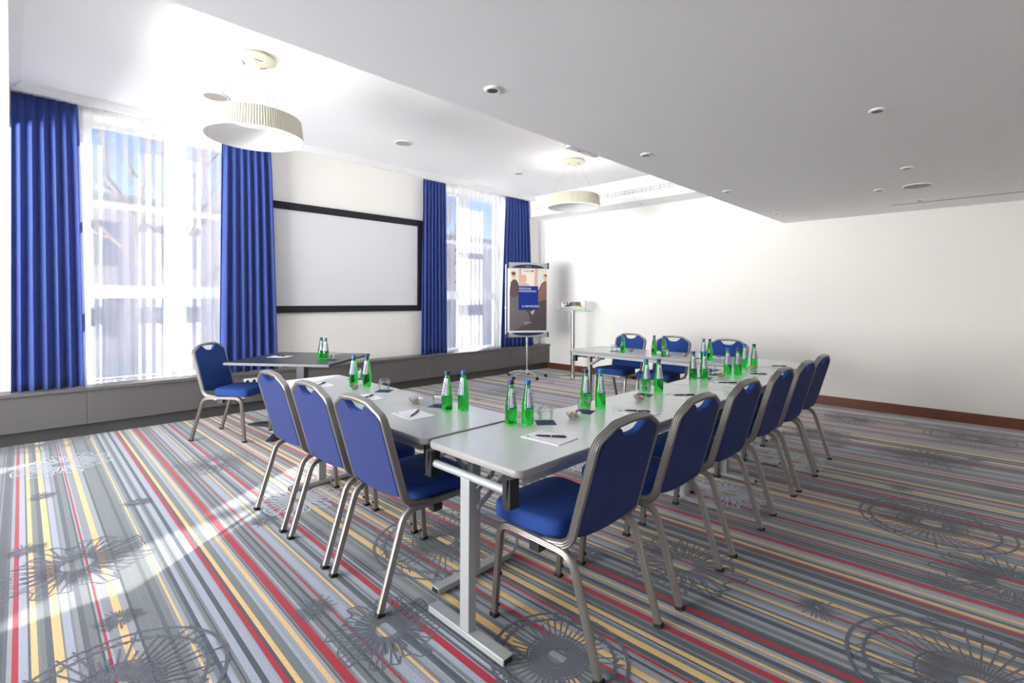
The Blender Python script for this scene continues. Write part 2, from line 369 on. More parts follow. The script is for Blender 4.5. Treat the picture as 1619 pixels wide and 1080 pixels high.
q = MB().box(XR, XR+.15, -2.6, 7.03, -.05, ZU+.1); struct(q.build('wall_right', M['wall']))
LY, LZ = (2.2, 6.3), (.1, 2.9)                                                                   # the tall window in the left wall, just out of the frame
q = MB().box(XL-.15, XL, -2.6, LY[0], -.05, ZU+.1).box(XL-.15, XL, LY[1], 7.03, -.05, ZU+.1).box(XL-.15, XL, *LY, -.05, LZ[0]).box(XL-.15, XL, *LY, LZ[1], ZU+.1); struct(q.build('wall_left', M['wall']))
w3 = bpy.data.objects.new('window_3', None); C.objects.link(w3); w3.location = (XL-.1, LY[0], LZ[0]); struct(w3)
g = MB(); LL, LH = LY[1]-LY[0], LZ[1]-LZ[0]; pw = LL/4
for k in range(5): g.box(-.03, .03, max(0, k*pw-.03), min(LL, k*pw+.03), 0, LH)
for k in range(4): g.box(-.03, .03, k*pw+.03, (k+1)*pw-.03, 0, .05); g.box(-.03, .03, k*pw+.03, (k+1)*pw-.03, LH-.05, LH)
g.build('window_frame', M['frame'], w3)
for k in range(4): MB().box(-.004, .004, k*pw+.03, (k+1)*pw-.03, .05, LH-.05).build('pane', M['pane'], w3)
q = MB().box(XL-.15, XR+.15, -2.75, -2.6, -.05, ZU+.1); struct(q.build('wall_back', M['wall']))
q = MB()
for a, b_ in ((XL, W1[0]), (W1[1], W2[0]), (W2[1], XR)): q.box(a, b_, YW, 7.03, 0, ZU+.1)
for a, b_ in (W1, W2): q.box(a, b_, YW, 7.03, ZH, ZU+.1); q.box(a, b_, YW, 7.03, 0, ZS-.02)
struct(q.build('wall_front', M['wall']))
q = MB().box(XL-.15, XR+.15, -2.75, 7.03, ZU, ZU+.1); struct(q.build('ceiling', M['ceil']))
q = MB().box(XL, XR, -2.6, 2.16, ZL, ZU); struct(q.build('ceiling', M['ceil']))                 # the lowered part
q = MB().box(7.1, XR, 2.16, YW, 2.98, ZU); struct(q.build('trim_1', M['ceil']))                   # dropped beam along the right wall
q = MB().box(XL, -.02, 2.16, YW, 2.98, ZU); struct(q.build('trim_2', M['ceil']))
# stepped cornice
st = [(0, 3.275), (0, 3.288), (.018, 3.288), (.018, 3.302), (.036, 3.302), (.036, 3.315), (.054, 3.315), (.054, 3.328), (.072, 3.328), (.072, ZU), (-.03, ZU), (-.03, 3.275)]
q = MB().prism([(6.40-a, z) for a, z in st], -.02, 7.1, axes=(Vector((0, 1, 0)), Vector((0, 0, 1)), Vector((1, 0, 0)), Vector((0, 0, 0)))); struct(q.build('trim_3', M['trim'], smooth=0))
q = MB().prism([(7.098-a, z) for a, z in st], 2.16, 6.40, axes=(Vector((1, 0, 0)), Vector((0, 0, 1)), Vector((0, 1, 0)), Vector((0, 0, 0)))); struct(q.build('trim_4', M['trim'], smooth=0))
q = MB().prism([(-.018+a, z) for a, z in st], 2.16, 6.40, axes=(Vector((1, 0, 0)), Vector((0, 0, 1)), Vector((0, 1, 0)), Vector((0, 0, 0)))); struct(q.build('trim_5', M['trim'], smooth=0))
q = MB().box(XR-.07, XR, 6.58, YW, ZS+.03, 2.98); struct(q.build('trim_6', M['trim']))             # boxed pipe in the far corner
q = MB().box(XR-.018, XR, -2.6, 6.5, 0, .118); struct(q.build('baseboard_right', M['wood'], bevel=.003))

# windows: white frames with six panes each
def window(idx, xa, xb, panes):
    w = bpy.data.objects.new('window_%d' % idx, None); C.objects.link(w); w.location = (xa, 6.98, ZS); struct(w)
    g = MB(); y0, y1 = -.03, .03; H = ZH-ZS; L = xb-xa
    xs = [0]+[c-xa for p in panes for c in p]+[L]
    for i in range(0, len(xs), 2): g.box(xs[i], xs[i+1], y0, y1, 0, H)
    zr = [(0, .042), (1.37-ZS, 1.515-ZS), (2.365-ZS, 2.425-ZS), (3.22-ZS, H)]
    for p in panes:
        for a, b_ in zr: g.box(p[0]-xa, p[1]-xa, y0, y1, a, b_)
    g.build('window_frame', M['frame'], w)
    for p in panes:
        for (a, b_), (c, d) in zip(zr, zr[1:]): MB().box(p[0]-xa, p[1]-xa, -.004, .004, b_, c).build('pane', M['pane'], w)
        for a in (.35, 1.75): MB().box(p[1]-xa+.02, p[1]-xa+.035, -.075, -.03, a, a+.10).build('window_handle', M['chrome'], w)
window(1, *W1, ((.60, 1.26), (1.476, 2.14)))
window(2, *W2, ((5.02, 5.656), (5.888, 6.54)))

# low grey bench that runs under the windows
bench = thing('window_bench', 'long low dark grey built-in bench running under both windows', 'bench', (0, 6.42, 0))
g = MB()
for a, b_ in ((-1.6, XR),): g.box(a, b_, 0, YW-6.42-.001, .455, .487)
for a, b_ in (W1, W2): g.box(a+.001, b_-.001, YW-6.42-.001, 6.945-6.42, .437, .487)
g.build('bench_top', M['cab'], bench, bevel=.003)
js = [-1.6, .53, 1.93, 3.3, 4.7, 6.48, XR]
for a, b_ in zip(js, js[1:]): MB().box(a+.0015, b_-.0015, .02, .045, .125, .452).build('front_panel', M['cab'], bench, bevel=.0015)
MB().box(-1.6, XR, .08, .12, 0, .455).build('plinth', M['kick'], bench)
for nm, (a, b_) in (('left', (.62, 2.1)), ('right', (5.0, 6.5))):
    t = thing('vent_grille', 'slotted white air grille let into the bench top under the %s window' % nm, 'vent', (a, 6.66, .4875))
    MB().box(0, b_-a, 0, .11, 0, .006).build('grille_plate', M['trim'], t)
    g = MB(); k = 0
    while .03+k*.07 < b_-a-.05: g.box(.03+k*.07, .075+k*.07, .025, .085, .006, .0075); k += 1
    g.build('slot', M['darkgrey'], t)

# ------------------------------------------------------------------ outside
q = MB().box(-60, 60, 7.2, 90, -1.3, -1.2); o_ = q.build('ground_outside', mat('paving_outside', lin(180, 180, 178), .9)); struct(o_)
bld = thing('building', 'pale office block with a flat roof seen faintly through the curtained windows', 'building', (0, 26, -1.2))
g = MB().box(-14, 34, 0, 8, 0, 6.6); g.build('facade', mat('facade_render', lin(168, 158, 164), .9, noise=(.4, .1)), bld)
MB().box(-14.2, 34.2, -.2, 8.2, 6.6, 6.85).build('roof', mat('grey_roof', lin(120, 120, 126), .8), bld)
wmat = mat('dark_facade_glass', lin(84, 92, 122), .1)
for r_ in range(2):
    for k in range(16): MB().box(-13+k*2.9, -11.5+k*2.9, -.06, .0, 1.0+r_*2.9, 2.8+r_*2.9).build('facade_window', wmat, bld)
bark = mat('bare_bark', lin(116, 100, 96), .9)
def tree(x_, y_, h, seed, label):
    r_ = random.Random(seed); t = thing('bare_tree', label, 'tree', (x_, y_, -1.2))
    MB().tube([(0, 0, 0), (.05, 0, h*.25), (0, .05, h*.45), (.05, 0, h*.7)], .16, 8).build('trunk', bark, t)
    g = MB()
    def br(p, d, L, rad, dep):
        q_ = p+d*L*.5+Vector((r_.uniform(-.1, .1), r_.uniform(-.1, .1), .05))*L; e_ = q_+(d+Vector((r_.uniform(-.3, .3), r_.uniform(-.3, .3), .25))).normalized()*L*.5
        g.tube([p, q_, e_], rad, 5)
        if dep:
            for _ in range(3):
                br(e_ if _ else q_, (d+Vector((r_.uniform(-.9, .9), r_.uniform(-.9, .9), r_.uniform(-.1, .7)))).normalized(), L*.66, rad*.6, dep-1)
    for k in range(9):
        a = k*2.4; br(Vector((0, 0, h*(.28+.045*k))), Vector((math.cos(a), math.sin(a), .7)).normalized(), h*.24, .06, 3)
    g.build('branches', bark, t)
tree(3.0, 15.5, 8.5, 3, 'bare tree outside the left window, its twigs against blue sky')
tree(13.6, 19, 7.0, 5, 'bare tree outside the right window')
# ------------------------------------------------------------------ curtains and screen
def drape(name, mt, label, cat, group, x0t, x1t, x0b, x1b, y, zt, zb, n, amp, seed, thick, kind_part=None):
    r_ = random.Random(seed); nu, nv = n*14, 26; ph = [r_.uniform(-.6, .6) for _ in range(n+2)]; am = [r_.uniform(.6, 1.15) for _ in range(n+2)]
    vs, fs = [], []
    for j in range(nv+1):
        v = j/nv; s_ = v**.8
        for i in range(nu+1):
            u = i/nu; k = u*n; ki = int(min(k, n-1)); fr = k-ki
            A = am[ki]*(1-fr)+am[ki+1]*fr; P_ = ph[ki]*(1-fr)+ph[ki+1]*fr
            w_ = math.sin(2*PI*k+P_*(.5+v)); w_ = math.copysign(abs(w_)**.75, w_)
            xx = (x0t+(x1t-x0t)*u)*(1-s_)+(x0b+(x1b-x0b)*u)*s_
            xx += .012*A*math.sin(4*PI*k+P_)*(.4+.6*v)
            top = min(1, v*9); pl = .5*math.sin(2*PI*k*2+1)*(1-top)
            vs.append((xx, y+amp*A*(w_*(.55+.45*v)*(.35+.65*top)+pl*.35), zt+(zb-zt)*v))
    for j in range(nv):
        for i in range(nu): a = j*(nu+1)+i; fs.append((a, a+1, a+nu+2, a+nu+1))
    o_ = MB().add(vs, fs).build(name, mt, None, smooth=180)
    if thick: sm = o_.modifiers.new('thickness', 'SOLIDIFY'); sm.thickness = thick
    return tag(o_, label, cat, group)
ZB = .49
drape('blue_curtain', M['curtain'], 'long blue curtain at the far left edge, left of the left window', 'curtain', 'blue curtains', -.01, .455, .0, .53, 6.53, 3.29, ZB, 6, .045, 1, .003)
drape('blue_curtain', M['curtain'], 'long blue curtain between the left window and the projection screen', 'curtain', 'blue curtains', 1.735, 2.28, 1.72, 2.375, 6.53, 3.29, ZB, 7, .042, 2, .003)
drape('blue_curtain', M['curtain'], 'long blue curtain between the projection screen and the right window', 'curtain', 'blue curtains', 4.592, 5.045, 4.57, 5.075, 6.53, 3.29, ZB, 7, .038, 3, .003)
drape('blue_curtain', M['curtain'], 'long blue curtain in the far corner, behind the flip chart', 'curtain', 'blue curtains', 6.442, 7.055, 6.32, 7.19, 6.53, 3.29, ZB, 8, .042, 4, .003)
drape('sheer_curtain', M['sheer'], 'wide white sheer curtain drawn across the left window', 'curtain', 'white sheer curtains', .40, 1.86, .44, 1.86, 6.61, 3.31, ZB, 15, .022, 5, 0)
drape('sheer_curtain', M['sheer'], 'narrow white sheer panel on the left half of the right window', 'curtain', 'white sheer curtains', 4.93, 5.315, 4.93, 5.30, 6.61, 3.31, ZB, 5, .02, 6, 0)
drape('sheer_curtain', M['sheer'], 'white sheer panel on the right half of the right window', 'curtain', 'white sheer curtains', 5.365, 6.76, 5.37, 6.72, 6.61, 3.31, ZB, 14, .02, 7, 0)

t = thing('projection_screen', 'large white projection screen in a black frame between the curtains', 'screen', (2.2, YW-.045, 1.19))
SWd, SH = 4.66-2.2, 1.445
g = MB(); b_ = .095
g.box(0, SWd, 0, .04, 0, b_-.005); g.box(0, SWd, 0, .04, SH-b_, SH); g.box(0, b_+.01, 0, .04, b_-.005, SH-b_); g.box(SWd-b_-.01, SWd, 0, .04, b_-.005, SH-b_)
g.build('frame', M['screenframe'], t, bevel=.004)
MB().box(b_, SWd-b_, .018, .03, b_-.01, SH-b_+.01).build('projection_cloth', M['screen'], t)

# ------------------------------------------------------------------ ceiling fittings
def pendant(name, label, x_, y_, first=None):
    t = thing('pendant_lamp', label, 'lamp', (x_, y_, ZU), 0, 'ring pendant lamps')
    MB().lathe([(.0, 0), (.125, 0), (.14, -.02), (.158, -.028), (.155, -.036), (.11, -.056), (.05, -.066), (.001, -.068)], 40).build('canopy', M['lamp'], t)
    zt_, zb_ = 2.835-ZU, 2.675-ZU
    n_ = 120; vs = []; fs = []
    prof = [(.345, zt_), (.366, zb_)]
    for r_, z_ in prof:
        for k in range(n_*2): a = PI*k/n_; rr = r_+(.0022 if k % 2 else -.0022); vs.append((rr*math.cos(a), rr*math.sin(a), z_))
    for k in range(n_*2): k2 = (k+1) % (n_*2); fs.append((k, k2, n_*2+k2, n_*2+k))
    MB().add(vs, fs).build('shade', M['lamp'], t, smooth=0)
    MB().lathe([(.366, zb_-.003), (.36, zb_-.004), (.352, zb_+.004), (.262, zt_-.02), (.258, zt_-.004), (.30, zt_-.002)], 72).build('lining', M['lampin'], t)
    lm = bpy.data.materials.get('uplight_glow')
    if not lm:
        lm = bpy.data.materials.new('uplight_glow'); lm.use_nodes = True; bb = lm.node_tree.nodes['Principled BSDF']
        bb.inputs['Base Color'].default_value = (.9, .9, .88, 1); bb.inputs['Emission Color'].default_value = (1, .965, .92, 1); bb.inputs['Emission Strength'].default_value = UPLIGHT
    MB().lathe([(.27, zt_-.006), (.335, zt_-.006)], 72).build('added_uplight', lm, t)  # unseen uplight added inside the shade to brighten the room
    for k in range(3):
        a = .5+k*2*PI/3; d = Vector((math.cos(a), math.sin(a), 0))
        MB().tube([d*.085+Vector((0, 0, -.06)), d*.34+Vector((0, 0, zt_))], .0014, 5).build('cable', M['chrome'], t)
        MB().box(-.03, .03, -.004, .004, -.0655, -.0615).build('cable_slot', M['black'], t).rotation_euler = (0, 0, a+PI/2)
    for c_ in kids(t):
        if c_.name.startswith('cable_slot'): a = c_.rotation_euler.z-PI/2; c_.location = (.085*math.cos(a), .085*math.sin(a), .004)
UPLIGHT = 5.0
pendant('a', 'pleated cream ring pendant lamp hanging before the left window', 1.385, 4.31)
pendant('b', 'pleated cream ring pendant lamp hanging before the far corner', 5.55, 4.27)

def downlight(x_, y_, z_, label, r_=.045, grp='recessed ceiling spotlights'):
    t = thing('ceiling_spotlight', label, 'spotlight', (x_, y_, z_), 0, grp)
    MB().lathe([(r_, 0), (r_*.98, -.006), (r_*.8, -.011), (r_*.6, -.009), (r_*.55, .0)], 32).build('rim', M['spotrim'], t)
    MB().lathe([(r_*.60, -.0098), (.001, -.0092)], 24).build('lens', M['spotdark'], t)
for x_, y_, lab in ((1.742, 1.867, 'spotlight in the lowered ceiling nearest to the camera, left of the rest'), (3.317, 1.878, 'spotlight near the lowered ceiling edge, right of the far pendant lamp'), (4.983, 1.929, 'spotlight near the lowered ceiling edge, right of the far corner grille'),
                    (3.454, .501, 'spotlight standing alone high in the right part of the lowered ceiling'), (5.108, .543, 'spotlight above the round speaker in the lowered ceiling'), (5.938, .844, 'spotlight just left of the round speaker in the lowered ceiling'),
                    (6.636, 1.969, 'spotlight at the far end of the lowered ceiling edge, by the right wall'), (6.825, .619, 'spotlight between the round speaker and the ceiling slot')):
    downlight(x_, y_, ZL, lab)
downlight(7.33, 5.75, 2.98, 'small spotlight under the far beam, above the flip chart', .035)
downlight(7.33, 4.25, 2.98, 'small spotlight under the far beam, above the bar table wall', .035)
def speaker(x_, y_, z_, r_, label):
    t = thing('ceiling_speaker', label, 'speaker', (x_, y_, z_), 0, 'round ceiling speakers')
    MB().lathe([(r_, 0), (r_*.98, -.008), (r_*.86, -.01)], 40).build('rim', M['trim'], t)
    MB().lathe([(r_*.87, -.0085), (.001, -.0088)], 40).build('mesh_cover', M['spkgrille'], t)
speaker(3.45, 5.345, ZU, .105, 'round beige speaker in the high ceiling above the projection screen')
speaker(5.953, .558, ZL, .115, 'round beige speaker in the lowered ceiling at right')
speaker(1.385, 5.43, ZU, .115, 'round white speaker in the high ceiling just behind the near pendant lamp')
speaker(5.53, 5.33, ZU, .07, 'small white ceiling disc left of the far pendant lamp')
g = MB().box(6.995, 7.02, -2.5, .885, ZL-.0015, ZL+.0); o_ = g.build('ceiling_slot', mat('brown_grey_slot', lin(126, 118, 106), .7), None); tag(o_, 'long thin dark air slot in the lowered ceiling beside the right wall', 'vent')
t = thing('air_vent', 'long white two row air vent on the face of the far beam', 'vent', (7.1, 3.3, 3.14))
MB().box(-.004, 0, 0, 3.12, -.04, .05).build('vent_plate', M['trim'], t)
for z_ in (-.022, .018):
    g = MB(); k = 0
    while .02+k*.16 < 3.0: g.box(-.006, -.003, .02+k*.16, .165+k*.16, z_+.009, z_+.014); g.box(-.006, -.003, .155+k*.16, .167+k*.16, z_-.010, z_+.014); g.box(-.006, -.003, .02+k*.16, .13+k*.16, z_-.012, z_-.009); k += 1
    g.build('slot', M['spotdark'], t)
o_ = MB().prism(rrect(.36, .046, .02), ZL-.004, ZL+.008, axes=(Vector((1, 0, 0)), Vector((0, 1, 0)), Vector((0, 0, 1)), Vector((2.94, 2.184, 0)))).build('mounting_plate', M['ceil'], None)
t = thing('ceiling_bracket', 'flat white mounting bracket sticking out from the lowered ceiling edge', 'bracket', (2.94, 2.2, ZL))
o_.name = 'plate'; o_.data.transform(Matrix.Translation((-2.94, -2.2, -ZL))); o_.parent = t
MB().box(-.15, .15, -.039, -.002, .008, .12).build('riser', M['ceil'], t)
MB().box(-.05, -.03, -.022, -.014, -.0055, -.003).build('screw_slot', M['black'], t)

# sockets
def socket(label, loc, rz, w, h, mt, n_=1):
    t = thing('wall_socket', label, 'socket', loc, rz); MB().box(-w/2, w/2, -.012, 0, -h/2, h/2).build('socket_plate', mt, t, bevel=.002)
    g = MB()
    for k in range(n_):
        cx_ = (k-(n_-1)/2)*w/n_
        g.lathe([(.019, 0), (.001, 0)], 16)
        for i in range(len(g.v)-32, len(g.v)): px_, py_, pz_ = g.v[i]; g.v[i] = (cx_+px_, -.0127, py_)
    g.build('socket_hole', M['black'], t)
socket('white double socket on the bench front behind the lone chair', (2.03, 6.44, .375), 0, .15, .075, M['trim'], 2)
socket('dark grey socket nearest the bar table pole', (XR, 5.80, .34), -PI/2, .10, .075, M['darkgrey'])
socket('dark grey double socket left of the red socket', (XR, 5.56, .325), -PI/2, .13, .07, M['darkgrey'], 2)
socket('red wall socket between grey ones behind the far table', (XR, 5.365, .328), -PI/2, .07, .075, M['red'])
socket('dark grey socket right of the red socket', (XR, 5.21, .324), -PI/2, .16, .075, M['darkgrey'], 2)
# ------------------------------------------------------------------ banquet chairs
def ribbed(depth, thick, ribs=4):
    """flat ribbed aluminium profile: a = depth axis, b = thickness axis; ribs on both broad faces"""
    pts = []; n = ribs*4
    for sgn in (1, -1):
        for i in range(n+1):
            u = (i/n-.5)*sgn*-1; g_ = abs(math.sin(PI*i/n*ribs)); edge = 1-max(0, abs(u)-.40)/.10*.35
            pts.append((u*depth, sgn*(thick/2*edge-.0022*(1-g_))))
    return pts
CW = .2185
def chair_proto():
    t = thing('banquet_chair', 'x', 'chair', (0, 0, 0), 0, 'blue banquet chairs')
    def fr_xz(i, tn): d = Vector((0, 1, 0)).cross(tn).normalized(); return d, Vector((0, 1, 0))
    secl = ribbed(.031, .025, 4)
    rear = fillet([(0, 0), (.128, .418), (.32, .422)], [.085], 8); rear = [(p.x, p.y) for p in [Vector((a[0], a[1], 0)) for a in rear]]
    front = [(p[0], p[1]) for p in fillet([Vector((.32, .422, 0)), Vector((.508, .424, 0)), Vector((.545, 0, 0))], [.075], 8)]
    rear = [(a, b) for a, b in rear]
    for y in (-CW, CW):
        for nm, pth, foot in (('rear', rear, 0), ('front', front, -1)):
            o_ = MB().sweep([(a, y, b) for a, b in pth], secl, fr_xz).build('leg', M['alu'], t, smooth=25)
            f_ = Vector((pth[foot][0], y, pth[foot][1])); nx = Vector((pth[1 if foot == 0 else -2][0], y, pth[1 if foot == 0 else -2][1])); d = (nx-f_).normalized()
            MB().bar(f_-d*.0, f_+d*.016, .035, .029, up=(0, 1, 0)).build('foot_cap', M['rubber'], o_)
            if nm == 'front':
                for hh in (.06, .20):
                    p = f_+d*hh; MB().tube([p+Vector((-.014, 0, 0)), p+Vector((-.023, 0, .0))], .007, 10).build('bumper', M['rubber'], o_)
    # back frame, one bent tube
    B0, Zb = .128, .452; tx, tz = .0, .918
    up = Vector((tx-B0, 0, tz-Zb)); upn = up.normalized(); Nb = Vector((0, 1, 0)).cross(upn).normalized()
    def bp_(y, v): return Vector((B0, y, Zb))+up*v
    raw = [Vector((.262, -CW, .424)), Vector((B0+.006, -CW, .447)), bp_(-CW, .868), bp_(-.118, .982), bp_(0, 1.0), bp_(.118, .982), bp_(CW, .868), Vector((B0+.006, CW, .447)), Vector((.262, CW, .424))]
    pth = fillet(raw, [.085, .055, .06, .5, .06, .055, .085], 8)
    ctr = Vector((.0, 0, .7))
    def fr_b(i, tn):
        if abs(tn.y) < .02:
            d = Vector((0, 1, 0)).cross(tn).normalized()
            if d.dot(Nb) < 0 and abs(tn.z) > .3: d = -d
            if abs(tn.z) <= .3: d = Vector((0, 0, 1)) if (i < len(pth)//2) == True and False else Vector((0, 0, 1))*(1)
        else: d = Nb
        return d, tn.cross(d).normalized()
    # keep the section axes continuous along the path
    axes = []; prev = None
    for i, p in enumerate(pth):
        tn = (pth[min(i+1, len(pth)-1)]-pth[max(i-1, 0)]).normalized()
        d = Nb-tn*Nb.dot(tn)
        if d.length < .35: d = Vector((0, 1, 0)).cross(tn)
        d.normalize()
        if abs(tn.y) < .05: d = Vector((0, 1, 0)).cross(tn).normalized()
        if prev is not None and d.dot(prev) < 0: d = -d
        prev = d; axes.append((d, tn.cross(d).normalized()))
    MB().sweep(pth, ribbed(.036, .021, 4), lambda i, tn: axes[i]).build('back_frame', M['alu'], t, smooth=25)
    # upholstered back with the hand-hold notch
    w = CW-.008; H = up.length
    out = [(-w, .075), (-w*.75, .05), (-w*.4, .03), (0, .022), (w*.4, .03), (w*.75, .05), (w, .075), (w, .83), (w-.008, .862), (.128, .953), (.108, .962), (.092, .955), (.078, .925), (.056, .882), (.03, .868), (0, .864), (-.03, .868), (-.056, .882), (-.078, .925), (-.092, .955), (-.108, .962), (-.128, .953), (-w+.008, .862), (-w, .83)]
    g = MB().prism([(a, b*H) for a, b in out], -.014, .018, axes=(Vector((0, 1, 0)), upn, Nb, Vector((B0, 0, Zb))))
    pad = g.build('back_pad', M['seat'], t, smooth=50, bevel=.007, seg=3)
    MB().prism([(a*.968, (.5+(b-.5)*.985)*H) for a, b in out], -.0168, -.0125, axes=(Vector((0, 1, 0)), upn, Nb, Vector((B0, 0, Zb)))).build('back_panel', M['backcloth'], pad, smooth=50, bevel=.002)
    # seat cushion
    def outl(s_): 
        pts = []
        for k in range(48):
            a = 2*PI*k/48; ca, sa = math.cos(a), math.sin(a); ex = .29 if ca > 0 else .34
            pts.append((.386+.190*s_*math.copysign(abs(ca)**ex, ca), (.222 if ca > 0 else .208)*s_*math.copysign(abs(sa)**ex, sa)))
        return pts
    vs = []; fs = []; lv = [(.965, .431), (.99, .436), (1.0, .448), (1.0, .476), (.99, .491), (.965, .500), (.90, .5055), (.65, .509), (.3, .511), (.02, .5115)]
    for s_, z in lv: vs += [(a, b, z) for a, b in outl(s_)]
    for i in range(len(lv)-1):
        for k in range(48): k2 = (k+1) % 48; fs.append((i*48+k, i*48+k2, (i+1)*48+k2, (i+1)*48+k))
    fs += [tuple(range(48))[::-1], tuple(range((len(lv)-1)*48, len(lv)*48))]
    seat = MB().add(vs, fs).build('seat', M['seat'], t, smooth=60)
    MB().prism([(.386+(a-.386)*.93, b*.93) for a, b in outl(1.0)], .414, .432).build('seat_rim', M['alu'], seat)
    for xx in (.24, .47): MB().box(xx-.014, xx+.014, -CW+.01, CW-.01, .395, .414).build('cross_bar', M['alu'], t)
    MB().box(.28, .33, -CW-.012, -CW+.03, .372, .405).build('stacking_stop', M['black'], t); MB().box(.28, .33, CW-.03, CW+.012, .372, .405).build('stacking_stop', M['black'], t)
    return t
ch0 = chair_proto()
CH = [((1.385, 5.684), -50.3, 'lone blue chair by the left window, turned to the charcoal table'),
      ((1.124, 3.22), 0, 'farthest of the three blue chairs on the left side of the tables'),
      ((1.124, 2.665), 0, 'middle of the three blue chairs on the left side of the tables'),
      ((1.12, 2.125), 0, 'nearest of the three blue chairs on the left side of the tables'),
      ((1.698, 1.016), 90, 'closest large blue chair at the near table corner, front seat fully visible'),
      ((2.31, 1.006), 90, 'second blue chair from the camera in the long right row'),
      ((2.935, 1.011), 90, 'third blue chair from the camera in the long right row'),
      ((3.637, 1.025), 90, 'fourth blue chair from the camera in the long right row'),
      ((4.195, 1.023), 90, 'fifth blue chair from the camera in the long right row'),
      ((4.76, 1.046), 90, 'last and farthest blue chair of the long right row'),
      ((5.88, 3.54), 180, 'blue chair behind the far table, left of the other two'),
      ((5.88, 2.93), 180, 'blue chair behind the far table, between the other two'),
      ((5.90, 2.26), 180, 'blue chair behind the far table, right of the other two')]
for k, (p, a, lab) in enumerate(CH):
    if k == 0: ch0.location = (*p, 0); ch0.rotation_euler = (0, 0, math.radians(a)); ch0['label'] = lab
    else: dup(ch0, (*p, 0), math.radians(a), lab)

# ------------------------------------------------------------------ folding tables
TZ = .74
def folding_table(label, x0, x1, y0, y1, axis, legs, brackets=(0, 1)):
    """axis: direction of the long side; legs: positions along it, seen from the low end"""
    t = thing('folding_table', label, 'table', (x0, y0, 0) if axis == 'x' else (x1, y0, 0), 0 if axis == 'x' else PI/2, 'grey folding tables')
    L, Wd = (x1-x0, y1-y0) if axis == 'x' else (y1-y0, x1-x0)
    top = rrect(L-.008, Wd-.008, .036, 5, (L/2, Wd/2)); out = rrect(L, Wd, .04, 5, (L/2, Wd/2))
    tp = MB().prism(top, TZ-.027, TZ).build('tabletop', M['tabletop'], t, bevel=.001)
    g = MB(); n_ = len(out); lv = [(.0, TZ-.029), (.0, TZ-.029), (1, TZ-.024), (1, TZ-.006), (.4, TZ-.0008), (0, TZ-.0004)]
    vs = []; fs = []
    for s_, z in lv: vs += [(a[0]+(b_[0]-a[0])*s_, a[1]+(b_[1]-a[1])*s_, z) for a, b_ in zip(top, out)]
    for i in range(1, len(lv)-1):
        for k in range(n_): k2 = (k+1) % n_; fs.append((i*n_+k, i*n_+k2, (i+1)*n_+k2, (i+1)*n_+k))
    g.add(vs, fs).build('edge_band', M['edge'], tp, smooth=60)
    for yy in (.035, Wd-.035): MB().box(.06, L-.06, yy-.012, yy+.012, TZ-.065, TZ-.029).build('apron_rail', M['leg'], t, bevel=.002)
    for li, lx in enumerate(legs):
        sg = 1 if li == 0 else -1
        MB().tube([(lx, .05, TZ-.085), (lx, Wd-.05, TZ-.085)], .0165, 16).build('cross_tube', M['leg'], t)
        lg = MB().box(lx-.02, lx+.02, Wd/2-.028, Wd/2+.028, .036, TZ-.09).build('leg', M['leg'], t, bevel=.003)
        ft = MB(); a0, a1 = Wd/2-.235, Wd/2+.235
        ft.box(lx-.027, lx+.027, a0, a1, .010, .038); ft.build('foot_bar', M['leg'], lg, bevel=.003)
        MB().box(lx-.022, lx+.022, a0-.001, a0+.004, .014, .034).build('tube_end', M['black'], lg); MB().box(lx-.022, lx+.022, a1-.004, a1+.001, .014, .034).build('tube_end', M['black'], lg)
        for yy in (a0+.03, a1-.03): MB().lathe([(.015, 0), (.015, .011)], 12, c=(lx, yy, 0), cap0=True, cap1=True).build('foot_glide', M['rubber'], lg)
        for yy in (.045, Wd-.045):
            g = MB(); s2 = -1 if yy < Wd/2 else 1
            g.box(lx-.024, lx+.024, yy-.02, yy+.02, TZ-.135, TZ-.029); g.box(lx-.028, lx+.028, yy-.024, yy+.024, TZ-.14, TZ-.134)
            g.add([(lx-sg*.024, yy-.012, TZ-.03), (lx-sg*.024, yy+.012, TZ-.03), (lx-sg*.024, yy, TZ-.12), (lx-sg*.032, yy-.012, TZ-.03), (lx-sg*.032, yy+.012, TZ-.03)], [(0, 1, 4, 3), (0, 3, 2), (1, 2, 4), (2, 3, 4), (0, 2, 1)])
            g.build('corner_bracket', M['black'], t, smooth=0)
        for yy in (Wd/2-.035, Wd/2+.035):
            b1 = MB(); b1.bar((lx+sg*.02, yy, TZ-.21), (lx+sg*.17, yy, TZ-.12), .022, .006, up=(0, 1, 0)); b1.bar((lx+sg*.15, yy+.006, TZ-.14), (lx+sg*.27, yy+.006, TZ-.034), .022, .006, up=(0, 1, 0))
            b1.tube([(lx+sg*.16, yy-.008, TZ-.13), (lx+sg*.16, yy+.016, TZ-.13)], .009, 10); b1.tube([(lx+sg*.025, yy-.007, TZ-.205), (lx+sg*.025, yy+.008, TZ-.205)], .008, 10)
            b1.build('folding_brace', M['leg'], t)
    return t
folding_table('long grey folding table on the left, standing end on to the window wall', 1.31, 1.93, 1.85, 3.95, 'y', (.012, 1.73))
folding_table('nearest grey folding table, its rounded corner closest to the camera', 1.31, 3.525, 1.252, 1.828, 'x', (.0, 1.95))
folding_table('grey folding table beyond the nearest one, in the middle of the long right row', 3.53, 4.985, 1.252, 1.815, 'x', (.385, .95))
folding_table('far grey folding table along the right wall, three chairs behind it', 5.0, 5.73, 1.36, 3.93, 'y', (.25, 2.49))

